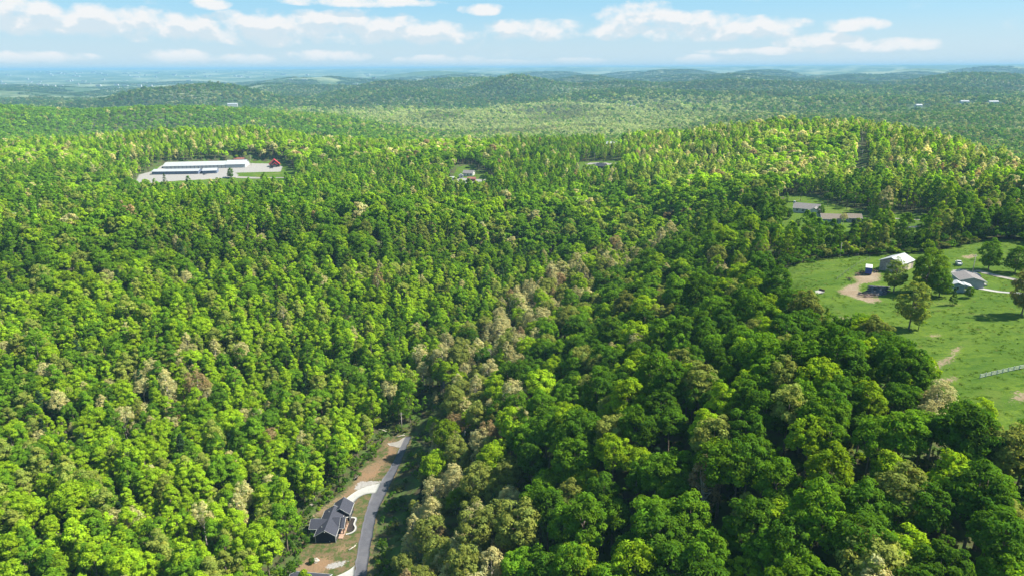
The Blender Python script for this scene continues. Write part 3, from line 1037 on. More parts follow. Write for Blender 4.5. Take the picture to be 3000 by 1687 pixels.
def colours(x, y, seed):
    g = np.random.default_rng(seed)
    n = len(x)
    r = np.hypot(x, y)
    d, oak = zones(x, y)
    _, side = seg_dist(x, y, VALLEY)
    p = perlin(x / 70, y / 70, 22) * 0.6 + perlin(x / 28, y / 28, 23) * 0.5
    u = g.random(n)
    near_valley = (side < 0) & (d < 48 + 14 * perlin(x / 40, y / 40, 26)) & (r < 470)
    p_tan = np.where(near_valley, 0.62 - 0.006 * d, 0.035)
    p_tan = np.where((x < -125) & (r < 330) & (perlin(x / 55, y / 55, 25) > 0.1), 0.20, p_tan)
    hillr = (x > 120) & (r > 560) & (r < 1200)
    p_tan = np.where(hillr, 0.15, p_tan)
    leftridge = (x < 0) & (r > 830) & (r < 1150)
    p_tan = np.where(leftridge, 0.12, p_tan)
    p_olive = np.where(near_valley, 0.26, np.where(hillr, 0.36, np.where(side > 0, 0.13, 0.10)))
    p_yel = np.where((side > 0) & (r < 420), 0.46, np.where(hillr, 0.28, 0.22)) + 0.25 * p
    p_yel = np.where((side < 0) & (r < 400) & ~near_valley, 0.16, p_yel)
    p_yel = np.where(leftridge, 0.50, p_yel)
    p_yel = np.where(hillr, 0.34 + .2 * p, p_yel)
    p_deep = np.where((side < 0) & (r < 330) & ~near_valley, 0.32, 0.12) - 0.15 * p
    k = np.full(n, 0)
    c = np.cumsum(np.stack([p_tan * .9, p_tan * .1, p_olive, np.clip(p_yel, .04, .6), np.clip(p_deep, .03, .6)]), 0)
    for j in range(5):
        k[(k == 0) & (u < c[j])] = j + 1
    pal = np.stack([GREEN, TAN, ROSE, OLIVE, YELLOW, DEEP])
    col = pal[k]
    azr = np.arctan2(x, y)
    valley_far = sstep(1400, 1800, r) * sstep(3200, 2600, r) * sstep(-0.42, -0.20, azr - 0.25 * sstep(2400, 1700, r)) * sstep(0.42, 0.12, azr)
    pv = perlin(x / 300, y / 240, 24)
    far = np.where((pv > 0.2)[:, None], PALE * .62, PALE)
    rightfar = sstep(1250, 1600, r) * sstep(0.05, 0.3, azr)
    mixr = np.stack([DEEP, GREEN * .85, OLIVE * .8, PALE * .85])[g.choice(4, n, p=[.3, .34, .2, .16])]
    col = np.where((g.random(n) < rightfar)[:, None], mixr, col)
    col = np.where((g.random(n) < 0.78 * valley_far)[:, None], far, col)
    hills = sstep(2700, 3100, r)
    mixd = np.stack([DEEP * 0.8 + 0.006, GREEN * .7 + .008, OLIVE * .65, PALE * .75])[g.choice(4, n, p=[.40, .34, .16, .10])] * (1 + .35 * perlin(x / 420, y / 300, 27))[:, None]  # far-hill tints kept darker: cloud shade put into the leaf colour
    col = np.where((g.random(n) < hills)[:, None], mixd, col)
    ridge1 = (azr < -0.12 - .2 * sstep(1300, 1800, r)) & (r > 1150) & (r < 2300)
    col = np.where((ridge1 & (g.random(n) < 0.65))[:, None], GREEN * 1.12 + .006, col)
    col = col * np.clip(g.normal(1, 0.13, n), .6, 1.5)[:, None] * (1 + 0.10 * np.clip(p, -1, 1))[:, None]
    # neighbours of one stand share a cast
    stand = GREEN * (0.5 - 0.5 * np.clip(p, -1, 1))[:, None] + YELLOW * (0.5 + 0.5 * np.clip(p, -1, 1))[:, None]
    blend = np.where((k == 1) | (k == 2), 0.05, 0.20) * sstep(1300, 900, r) * np.where((side < 0) & (r < 400), 0.45, 1.0)
    col = col * (1 - blend)[:, None] + stand * blend[:, None]
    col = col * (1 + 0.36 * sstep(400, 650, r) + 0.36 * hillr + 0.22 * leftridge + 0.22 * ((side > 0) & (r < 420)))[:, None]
    return col * 1.10, k


def in_frame(x, y, z, h, pad=120):
    px, py, dep = project(x, y, z + h * .6)
    return (px > -pad) & (px < 3000 + pad) & (py > -pad) & (py < 1687 + pad) & (dep > 5), px, py, dep


def visible_from_above(x, y, top):
    """drop trees hidden well behind a ridge (wide margin)"""
    az = np.arctan2(x, y)
    r = np.hypot(x, y)
    ang = np.arctan2(top - CAMZ, r)
    order = np.argsort(r)
    nb = 700
    bins = np.clip(((az + 0.9) / 1.8 * nb).astype(int), 0, nb - 1)
    best = np.full(nb, -9.0)
    keep = np.zeros(len(x), bool)
    lag = []
    for i in order:
        b = bins[i]
        keep[i] = ang[i] > best[b] - 0.0045
        if ang[i] > best[b]:
            best[b] = ang[i]
    return keep


# --- near woods (candidates for single trees)
NEAR_R = 470
x1, y1 = scatter(0, NEAR_R, 7.3, 31)
d1_, oak1 = zones(x1, y1)
k1 = (oak1 > 0.5)
x2, y2 = scatter(0, NEAR_R, 4.6, 32)
d2_, oak2 = zones(x2, y2)
k2 = (oak2 <= 0.5)
nx_, ny_ = np.concatenate([x1[k1], x2[k2]]), np.concatenate([y1[k1], y2[k2]])
noak = np.concatenate([np.ones(k1.sum(), bool), np.zeros(k2.sum(), bool)])
LANE = np.array([(-47.5, 150), (-47.2, 190), (-49.5, 215), (-45, 240), (-43, 262)])
dl_, sl_ = seg_dist(nx_, ny_, LANE)
ok = clear_of(nx_, ny_, 2.2) & (dl_ > np.where(sl_ < 0, 11.5, 6.0)) & (poly_sd(nx_, ny_, POLY['clearing']) > 4.2)
nx_, ny_, noak = nx_[ok], ny_[ok], noak[ok]
nz_ = height(nx_, ny_)
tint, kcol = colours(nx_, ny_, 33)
gsel = np.random.default_rng(34)
wide = (~noak) & (gsel.random(len(nx_)) < .17 + .25 * (perlin(nx_ / 45, ny_ / 45, 28) > .25))
nsc = np.where(noak, gsel.normal(1, 0.15, len(nx_)), gsel.normal(1, .22, len(nx_))).clip(.5, 1.5) * np.where(noak, 0.88, np.where(wide, .66, 0.77))
psd = poly_sd(nx_, ny_, POLY['pasture'])
belt = (ny_ > 285) & (nx_ > 60) & (psd < 42)
noak &= ~(belt & (psd < 26))
nsc *= np.where(belt, np.where(noak, .8, .95), 1.0)
dl_, sl_ = seg_dist(nx_, ny_, LANE)
nsc *= np.where((sl_ < 0) & (dl_ < 21), 0.66, 1.0)
d_near, _s = seg_dist(nx_, ny_, VALLEY)
kind = np.where(noak, 'broad', 'slim').astype(object)
kind[wide] = 'broad'
kind[(kcol == 1) | (kcol == 2)] = 'bud'
kind[(~noak) & (gsel.random(len(nx_)) < 0.05)] = 'fir'
kind[noak & (gsel.random(len(nx_)) < 0.012)] = 'fir'
tint[kind == 'fir'] = DARKFIR * gsel.uniform(.8, 1.6, ((kind == 'fir').sum(), 1))
bare = (gsel.random(len(nx_)) < 0.014) & (kind != 'fir')
kind[bare] = 'bare'
inf, ppx, ppy, pdep = in_frame(nx_, ny_, nz_, 17)
ORDER = {k: [n for n in PROTO if n.startswith(k) and n[len(k):].isdigit()] for k in ('broad', 'slim', 'bud', 'fir')}

COLNAME = ['mid green', 'pale tan budding', 'russet budding', 'pale olive green', 'bright yellow-green', 'deep green']
KINDS = {
    'broad': ('broadleaf_tree', 'rounded broadleaf tree', 300),
    'slim': ('slender_tree', 'slender upright tree', 300),
    'bud': ('budding_tree', 'tree', 300),
    'fir': ('evergreen_tree', 'dark pointed evergreen', 120),
    'bare': ('leafless_tree', 'leafless grey tree', 60),
}


ONES = 'zero one two three four five six seven eight nine ten eleven twelve thirteen fourteen fifteen sixteen seventeen eighteen nineteen'.split()
TENS = '_ _ twenty thirty forty fifty sixty seventy eighty ninety'.split()


def spell(n):
    if n < 20:
        return ONES[n]
    return TENS[n // 10] + ('-' + ONES[n % 10] if n % 10 else '') if n < 100 else 'ninety-nine'


def where_words(x, y, px, py):
    d, s = seg_dist(np.array([x]), np.array([y]), VALLEY)
    if s[0] > 0:
        if d[0] < 40 and y < 275:
            return 'beside the clearing'
        return 'across the valley'
    if d[0] < 34 and y < 275:
        return 'bordering the lane'
    if px > 2150 and py > 900:
        return 'below the pasture'
    if y > 330:
        return 'beyond the pasture'
    return 'on the ridge'


BARE_MESH = [bare_tree(900 + i, 15).mesh('trunk', PALE_BARK, True) for i in range(3)]
taken = np.zeros(len(nx_), bool)
seen_labels = set()


def plant(key, loc, rz, scale, tintc, name, label, category, group):
    root = empty(name, loc, rz, label, category, group)
    root.scale = scale
    p = PROTO[key]
    t = link(bpy.data.objects.new('trunk', p['trunk']), root)
    c = link(bpy.data.objects.new('crown', p['crown']), root)
    c['tint'] = [float(q) for q in tintc]
    return root


for kd, (nm, words_, cap) in KINDS.items():
    ids = np.nonzero((kind == kd) & inf & (ppx > -30) & (ppx < 3030) & (ppy > 0) & (ppy < 1720))[0]
    ids = ids[np.argsort(pdep[ids])][:cap]
    for i in ids:
        taken[i] = True
        cn = {'fir': '', 'bare': ''}.get(kd, COLNAME[kcol[i]])
        ax_, ay_ = int(np.clip(round(ppx[i] / 30), 0, 100)), int(np.clip(round(ppy[i] / 16.87), 0, 100))
        lab = f"{cn} {words_} {where_words(nx_[i], ny_[i], ppx[i], ppy[i])}, {spell(ax_)} percent across, {spell(ay_)} down".strip()
        if lab in seen_labels:
            for w_ in ('smaller', 'taller', 'fuller', 'narrower', 'farther', 'denser', 'looser'):
                l2 = lab.replace(' tree', f' {w_} tree', 1) if ' tree' in lab else lab.replace('pointed', w_)
                if l2 not in seen_labels:
                    lab = l2
                    break
        seen_labels.add(lab)
        s = nsc[i]
        if kd == 'bare':
            root = empty(nm, (nx_[i], ny_[i], nz_[i]), gsel.uniform(0, 6.28), lab, 'tree', 'leafless trees in the near woods')
            root.scale = (s, s, s)
            link(bpy.data.objects.new('trunk', BARE_MESH[i % 3]), root)
            continue
        key = ORDER[kd][int(gsel.integers(len(ORDER[kd])))]
        w = s * gsel.uniform(.9, 1.12)
        plant(key, (nx_[i], ny_[i], nz_[i]), gsel.uniform(0, 6.28), (w, w * gsel.uniform(.9, 1.1), s * gsel.uniform(.92, 1.08)), tint[i], nm, lab, 'tree', nm.replace('_', ' ') + 's of the near woods')

# --- the rest of the woods: point clouds that carry tree copies


def proto_collection(name, meshes):
    c = bpy.data.collections.new(name)
    for i, me in enumerate(meshes):
        o = bpy.data.objects.new(f'{name}_{i:02d}', me)
        c.objects.link(o)
    return c


def instancer(name, col, x, y, z, scale, rot, index, tintc, material, label, category):
    me = bpy.data.meshes.new(name)
    n = len(x)
    me.vertices.add(n)
    me.vertices.foreach_set('co', np.stack([x, y, z], -1).astype(np.float32).ravel())
    for an, ty, arr in (('sc', 'FLOAT_VECTOR', scale), ('rt', 'FLOAT_VECTOR', rot), ('tint', 'FLOAT_VECTOR', tintc)):
        a = me.attributes.new(an, ty, 'POINT')
        a.data.foreach_set('vector', np.asarray(arr, np.float32).ravel())
    a = me.attributes.new('pick', 'INT', 'POINT')
    a.data.foreach_set('value', np.asarray(index, np.int32))
    me.materials.append(material)
    o = link(bpy.data.objects.new(name, me))
    tag(o, label, category, None, 'stuff')
    ng = bpy.data.node_groups.new(name, 'GeometryNodeTree')
    ng.interface.new_socket('Geometry', in_out='INPUT', socket_type='NodeSocketGeometry')
    ng.interface.new_socket('Geometry', in_out='OUTPUT', socket_type='NodeSocketGeometry')
    gi, go = ng.nodes.new('NodeGroupInput'), ng.nodes.new('NodeGroupOutput')
    ci = ng.nodes.new('GeometryNodeCollectionInfo')
    ci.inputs['Collection'].default_value = col
    ci.inputs['Separate Children'].default_value = True
    ci.inputs['Reset Children'].default_value = True
    ip = ng.nodes.new('GeometryNodeInstanceOnPoints')
    ip.inputs['Pick Instance'].default_value = True

    def named(nm_, ty):
        q = ng.nodes.new('GeometryNodeInputNamedAttribute')
        q.data_type = ty
        q.inputs[0].default_value = nm_
        return q.outputs[0]
    m2p = ng.nodes.new('GeometryNodeMeshToPoints')
    ng.links.new(gi.outputs[0], m2p.inputs[0])
    ng.links.new(m2p.outputs[0], ip.inputs['Points'])
    ng.links.new(ci.outputs[0], ip.inputs['Instance'])
    ng.links.new(named('pick', 'INT'), ip.inputs['Instance Index'])
    e2r = ng.nodes.new('FunctionNodeEulerToRotation')
    ng.links.new(named('rt', 'FLOAT_VECTOR'), e2r.inputs[0])
    ng.links.new(e2r.outputs[0], ip.inputs['Rotation'])
    ng.links.new(named('sc', 'FLOAT_VECTOR'), ip.inputs['Scale'])
    ng.links.new(ip.outputs[0], go.inputs[0])
    md = o.modifiers.new('scatter', 'NODES')
    md.node_group = ng
    return o


def rots(n, g):
    r = np.zeros((n, 3))
    r[:, 2] = g.uniform(0, 6.283, n)
    return r


rest = ~taken & (kind != 'bare')
keys = ORDER['broad'] + ORDER['slim'] + ORDER['bud'] + ORDER['fir']
start = {'broad': 0, 'slim': len(ORDER['broad']), 'bud': len(ORDER['broad']) + len(ORDER['slim']), 'fir': len(ORDER['broad']) + len(ORDER['slim']) + len(ORDER['bud'])}
near_col = proto_collection('woodland_tree', [joined_mesh(k) for k in keys])
ii = np.nonzero(rest)[0]
pickn = np.array([start[kind[i]] + int(gsel.integers(len(ORDER[kind[i]]))) for i in ii])
scn = nsc[ii][:, None] * gsel.uniform(.92, 1.08, (len(ii), 3))
instancer('near_woodland', near_col, nx_[ii], ny_[ii], nz_[ii], scn, rots(len(ii), gsel), pickn, tint[ii], LEAF,
          'unbroken spring woodland covering the near slopes', 'woods')
print('near', len(nx_), 'taken', taken.sum(), {k: int((kind == k).sum()) for k in KINDS})

gm = np.random.default_rng(41)
xm, ym = scatter(NEAR_R, 1150, 5.6, 42)
FAR_PX = [(1846, 318), (2824, 306), (2908, 307), (2690, 317), (682, 312)]
FAR_BLD = pick(FAR_PX)


def far_clear(x, y):
    k = np.ones(len(x), bool)
    for b in FAR_BLD:
        e = b[:2] * (1 - 170 / np.hypot(b[0], b[1]))
        k &= seg_dist(x, y, np.array([b[:2], e]))[0] > 34
    return k


ok = clear_of(xm, ym, 2.5)
xm, ym = xm[ok], ym[ok]
zm = height(xm, ym)
xf, yf = scatter(1150, 2400, 8.6, 43)
zf = height(xf, yf)
xg, yg = scatter(2400, 4600, 14.0, 44)
zg = height(xg, yg)
allx, ally, allz = np.concatenate([xm, xf, xg]), np.concatenate([ym, yf, yg]), np.concatenate([zm, zf, zg])
vis = visible_from_above(allx, ally, allz + 20)
nm_, nf_ = len(xm), len(xf)
vis &= far_clear(allx, ally)
v1, v2 = vis[:nm_], vis[nm_:]
xm, ym, zm = xm[v1], ym[v1], zm[v1]
xr, yr, zr = allx[nm_:][v2], ally[nm_:][v2], allz[nm_:][v2]
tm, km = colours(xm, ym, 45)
mid_keys = [f'midb{i}' for i in range(4)] + [f'mids{i}' for i in range(4)] + ['midf0']
mid_col = proto_collection('hillside_tree', [joined_mesh(k, True) for k in mid_keys])
_, oakm = zones(xm, ym)
pk = np.where(oakm > .5, gm.integers(0, 4, len(xm)), gm.integers(4, 8, len(xm)))
firm = gm.random(len(xm)) < 0.05
pk[firm] = 8
tm[firm] = DARKFIR * gm.uniform(.8, 1.5, (firm.sum(), 1))
sm = (gm.normal(1, .2, len(xm)).clip(.55, 1.5) * (1 - .24 * sstep(420, 700, np.hypot(xm, ym))))[:, None] * gm.uniform(.92, 1.08, (len(xm), 3))
instancer('hillside_woodland', mid_col, xm, ym, zm, sm, rots(len(xm), gm), pk, tm, LEAF, 'spring woods over the middle ridges round the storage sheds', 'woods')
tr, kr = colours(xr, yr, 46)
rr_ = np.hypot(xr, yr)
far_col = proto_collection('distant_tree', [joined_mesh(f'farb{i}', False) for i in range(4)])
sr = (gm.normal(1, .17, len(xr)).clip(.6, 1.5) * np.where(rr_ > 2400, 1.25, .82))[:, None] * gm.uniform(.9, 1.1, (len(xr), 3)) * np.array([1, 1, .92])
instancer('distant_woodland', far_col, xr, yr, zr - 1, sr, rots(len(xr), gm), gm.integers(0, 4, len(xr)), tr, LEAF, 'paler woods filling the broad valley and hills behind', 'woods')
xp, yp = scatter(4600, 9000, 46.0, 47)
zp = height(xp, yp)
kp = (perlin(xp / 900, yp / 500, 48) > -0.32) | (xp > 0)
kp &= ~((xp < -900) & (perlin(xp / 700, yp / 300, 49) > 0.1))
xp, yp, zp = xp[kp], yp[kp], zp[kp]
patch_col = proto_collection('horizon_woods', [patch_mesh(950 + i, 26, 16, 7.5) for i in range(3)])
tp = np.stack([DEEP * 0.9 + 0.008, GREEN * .7 + .012, PALE * .8])[gm.choice(3, len(xp), p=[.5, .35, .15])] * gm.uniform(.8, 1.2, (len(xp), 1))
instancer('horizon_woodland', patch_col, xp, yp, zp - 2, gm.uniform(.85, 1.2, (len(xp), 3)), rots(len(xp), gm), gm.integers(0, 3, len(xp)), tp, LEAF, 'hazy blue-green woods on the low hills near the horizon', 'woods')
print('mid', len(xm), 'far', len(xr), 'patch', len(xp))

# --- low growth along the edges of clearings and the lane
gu = np.random.default_rng(51)
xs_, ys_ = scatter(0, 430, 2.6, 52)
dmin = np.full(len(xs_), 1e9)
for p in ('pasture', 'clearing', 'yard', 'lawn'):
    q = POLY[p]
    lo, hi = q.min(0) - 12, q.max(0) + 12
    s = np.nonzero((xs_ > lo[0]) & (xs_ < hi[0]) & (ys_ > lo[1]) & (ys_ < hi[1]))[0]
    sd = poly_sd(xs_[s], ys_[s], q)
    dmin[s] = np.minimum(dmin[s], np.where(sd < 0, -sd * 3, sd))
dr = seg_dist(xs_, ys_, np.array([(-47.5, 150), (-47.2, 190), (-49.5, 215), (-45, 240), (-43, 262)]))[0]
inside = np.zeros(len(xs_), bool)
for p in HOLES:
    inside |= poly_sd(xs_, ys_, p) < 0
kk = ((gu.random(len(xs_)) < np.clip(1.0 - dmin / 7.5, 0, 1) * .9) | (~inside & (gu.random(len(xs_)) < .30) & (np.hypot(xs_, ys_) < 330))) & (dr > 3.6)
xs_, ys_ = xs_[kk], ys_[kk]
far_proto('shrub0', 'broad', 570, 12, 22, 0.22, 2.6, 1.7, 0.1)
far_proto('shrub1', 'broad', 571, 10, 20, 0.22, 2.0, 1.5, 0.1)
sh_col = proto_collection('undergrowth_bush', [joined_mesh('shrub0', False), joined_mesh('shrub1', False)])
tu = np.stack([GREEN, DEEP, OLIVE * .8, YELLOW * .8])[gu.choice(4, len(xs_), p=[.4, .35, .15, .1])] * gu.uniform(.7, 1.2, (len(xs_), 1))
instancer('undergrowth', sh_col, xs_, ys_, height(xs_, ys_), (gu.uniform(.5, 1.5, (len(xs_), 3)) * np.where((dmin[kk] < 6) & (ys_ > 285) & (xs_ > 60), 2.0, 1.0)[:, None]), rots(len(xs_), gu), gu.integers(0, 2, len(xs_)), tu, LEAF,
          'low scrub along the edges of clearings and pasture', 'scrub')

# --- rough grass of the pasture: tufts and weeds
gg = np.random.default_rng(71)
xt, yt = scatter(120, 420, 1.5, 72)
lo_, hi_ = POLY['pasture'].min(0), POLY['pasture'].max(0)
kq = (xt > lo_[0]) & (xt < min(hi_[0], 260)) & (yt > lo_[1]) & (yt < hi_[1])
xt, yt = xt[kq], yt[kq]
kq = (poly_sd(xt, yt, POLY['pasture']) < -0.5) & (mask_of(xt, yt, list(DIRT.values()) + list(GRAVEL.values()), 1.2) < .45)
rich = perlin(xt / 16, yt / 9, 73) + .7 * perlin(xt / 5, yt / 4, 74)
kq &= gg.random(len(xt)) < np.clip(.18 + .6 * rich, .03, .8)
for q_ in ((2832, 834, 9), (2624, 788, 9), (2800, 852, 6), (2543, 802, 4)):
    b_ = g1(q_[0], q_[1])
    kq &= np.hypot(xt - b_[0], yt - b_[1]) > q_[2]
for ln in ([(2858, 792), (2910, 806), (2950, 814), (2985, 822), (3060, 836)], [(2822, 836), (2850, 842), (2900, 850), (2960, 857), (3060, 872)]):
    kq &= seg_dist(xt, yt, pick(ln)[:, :2])[0] > 2.0
xt, yt = xt[kq], yt[kq]


def tuft_mesh(seed):
    g = np.random.default_rng(seed)
    n = 26
    pos = np.stack([g.normal(0, .42, n), g.normal(0, .42, n), g.uniform(.05, .42, n)], -1)
    nrm = rand_dirs(g, n) + np.array([0, 0, .5])
    nrm /= np.linalg.norm(nrm, axis=1)[:, None]
    return np_mesh('tuft', leaf_quads(g, pos, nrm, .17), np.arange(4 * n).reshape(-1, 4), LEAF, [('leafvar', 'FACE', np.clip(g.normal(1, .2, (n, 1)), .5, 1.6) * np.ones((1, 4)))])


tt_ = np.stack([np.array([.055, .115, .010]), np.array([.095, .150, .014]), np.array([.042, .090, .010]), np.array([.16, .16, .05])])[gg.choice(4, len(xt), p=[.4, .28, .24, .08])] * gg.uniform(.75, 1.2, (len(xt), 1))
instancer('pasture_grass', proto_collection('grass_tuft', [tuft_mesh(75), tuft_mesh(76)]), xt, yt, height(xt, yt), gg.uniform(.6, 1.2, (len(xt), 3)) * np.array([1, 1, .6]), rots(len(xt), gg), gg.integers(0, 2, len(xt)), tt_, LEAF,
          'rough tufted grass of the open pasture', 'grass')
print('tufts', len(xt))

# ------------------------------------------------------------------ buildings and objects
WHITE = mat('white_paint', (0.42, 0.42, 0.41), 0.6, 0.3, (2, 0.08))
NAVY = mat('navy_siding', (0.016, 0.022, 0.040), 0.7, 0.3, (3, 0.15))
SHINGLE = mat('dark_shingles', (0.040, 0.042, 0.055), 0.95, 0.1, (9, 0.45), 0.02)
GLASS = mat('window_glass', (0.03, 0.04, 0.05), 0.1, 0.6, (1, 0.1))
STONE = mat('brick_stone', (0.28, 0.19, 0.14), 0.9, 0.1, (6, 0.4))
TIMBER = mat('treated_timber', (0.33, 0.25, 0.17), 0.85, 0.2, (5, 0.3))
METAL_ROOF = mat('pale_metal_roof', (0.30, 0.31, 0.32), 0.45, 0.4, (0.6, 0.10))
STORE_WALL = mat('storage_wall', (0.34, 0.36, 0.37), 0.6, 0.3, (0.6, 0.08))
STORE_DARK = mat('storage_slate', (0.11, 0.14, 0.21), 0.6, 0.3, (1, 0.15))
GREY_SHINGLE = mat('grey_shingles', (0.15, 0.138, 0.138), 0.95, 0.1, (5, 0.3), 0.02)
BROWN_SHINGLE = mat('brown_shingles', (0.15, 0.125, 0.105), 0.95, 0.1, (5, 0.3), 0.02)
GREY_SIDING = mat('grey_siding', (0.26, 0.265, 0.285), 0.8, 0.2, (2, 0.12))
BLUE_SIDING = mat('blue_grey_siding', (0.20, 0.26, 0.33), 0.8, 0.2, (2, 0.12))
CREAM = mat('cream_siding', (0.42, 0.36, 0.25), 0.8, 0.2, (1.5, 0.12))
TANWALL = mat('weathered_tan_wall', (0.25, 0.21, 0.185), 0.85, 0.2, (1.5, 0.25))
RED = mat('red_metal_roof', (0.42, 0.035, 0.05), 0.5, 0.4, (1.2, 0.2))
REDDULL = mat('faded_red_roof', (0.19, 0.075, 0.06), 0.7, 0.3, (1.2, 0.25))
DARKWALL = mat('dark_wall', (0.06, 0.055, 0.06), 0.8, 0.2, (2, 0.2))
BLUE = mat('blue_box_paint', (0.018, 0.045, 0.24), 0.5, 0.4, (1.5, 0.15))
SKYBLUE = mat('pale_blue_box_paint', (0.22, 0.42, 0.62), 0.5, 0.4, (1.5, 0.1))
TYRE = mat('tyre', (0.02, 0.02, 0.02), 0.9, 0.2)
RUST = mat('rusty_steel', (0.11, 0.065, 0.045), 0.85, 0.3, (6, 0.45))
OLDLOG = mat('weathered_log', (0.085, 0.082, 0.10), 0.95, 0.1, (1.2, 0.75))
BROWNLOG = mat('brown_log', (0.20, 0.145, 0.125), 0.95, 0.1, (4, 0.4))
SILVERWOOD = mat('silvered_boards', (0.26, 0.25, 0.23), 0.9, 0.1, (3, 0.3))
POLEWOOD = mat('pole_wood', (0.30, 0.27, 0.24), 0.9, 0.1, (3, 0.25))
WIRE = mat('wire', (0.10, 0.10, 0.11), 0.6, 0.4)
ROCK = mat('pale_rock', (0.32, 0.29, 0.25), 0.95, 0.1, (2, 0.25), 0.05)
CARWHITE = mat('white_car_paint', (0.42, 0.42, 0.43), 0.3, 0.5, (1, 0.04))
CARSILVER = mat('silver_car_paint', (0.38, 0.40, 0.42), 0.3, 0.5, (1, 0.04))
CARDARK = mat('dark_car_paint', (0.03, 0.035, 0.05), 0.3, 0.5, (1, 0.04))


def swapped(b, ax):
    if ax == 'x':       # profile built along y -> run it along x
        b.v = [(y, x, z) for x, y, z in b.v]
        b.f = [tuple(reversed(f)) for f in b.f]
    return b


def gable(root, c0, c1, a0, a1, z0, wh, rise, oh, wallm, roofm, trimm=None, ax='y', name_wall='wall', close=True, th=0.18):
    """a gabled block: c across the ridge, a along it. wall, two roof slopes and their white edge boards"""
    mid = (c0 + c1) / 2
    if close:
        b = MB().prism([(c0, z0), (c1, z0), (c1, wh), (mid, wh + rise), (c0, wh)], a0, a1)
        swapped(b, ax).build(name_wall, wallm, root)
    sl = rise / (mid - c0)
    for s in (-1, 1):
        e = c0 - oh if s < 0 else c1 + oh
        ez = wh - oh * sl + 0.03
        pr = [(e, ez), (mid, wh + rise + 0.03), (mid, wh + rise + 0.03 + th), (e, ez + th)]
        if s > 0:
            pr = pr[::-1]
        r = swapped(MB().prism(pr, a0 - oh, a1 + oh), ax).build('roof_slope', roofm, root)
        if trimm:
            for y0, y1 in ((a0 - oh - 0.06, a0 - oh), (a1 + oh, a1 + oh + 0.06)):
                q = [(e, ez - .04), (mid, wh + rise - .01), (mid, wh + rise + .22), (e, ez + th + .02)]
                swapped(MB().prism(q if s < 0 else q[::-1], y0, y1), ax).build('verge_board', trimm, r)
            x0, x1 = (e - .06, e) if s < 0 else (e, e + .06)
            b = MB().box(x0, x1, a0 - oh, a1 + oh, ez - .04, ez + th)
            swapped(b, ax).build('gutter', trimm, r)


def opening(root, p, w, h, face, frame=None, pane=None, name='window', deep=0.06):
    """framed window or door proud of a wall; face is one of +x -x +y -y"""
    x, y, z = p
    s = 1 if face[0] == '+' else -1
    d = deep * s

    def bx(ww, hh, t0, t1):
        t0, t1 = sorted((t0 * s, t1 * s))
        if face[1] == 'x':
            return MB().box(x + t0, x + t1, y - ww / 2, y + ww / 2, z - hh / 2, z + hh / 2)
        return MB().box(x - ww / 2, x + ww / 2, y + t0, y + t1, z - hh / 2, z + hh / 2)
    o = bx(w + .2, h + .2, 0, deep).build(name, frame or WHITE, root)
    bx(w, h, deep, deep + .03).build('pane' if name == 'window' else 'panel', pane or GLASS, o)
    return o


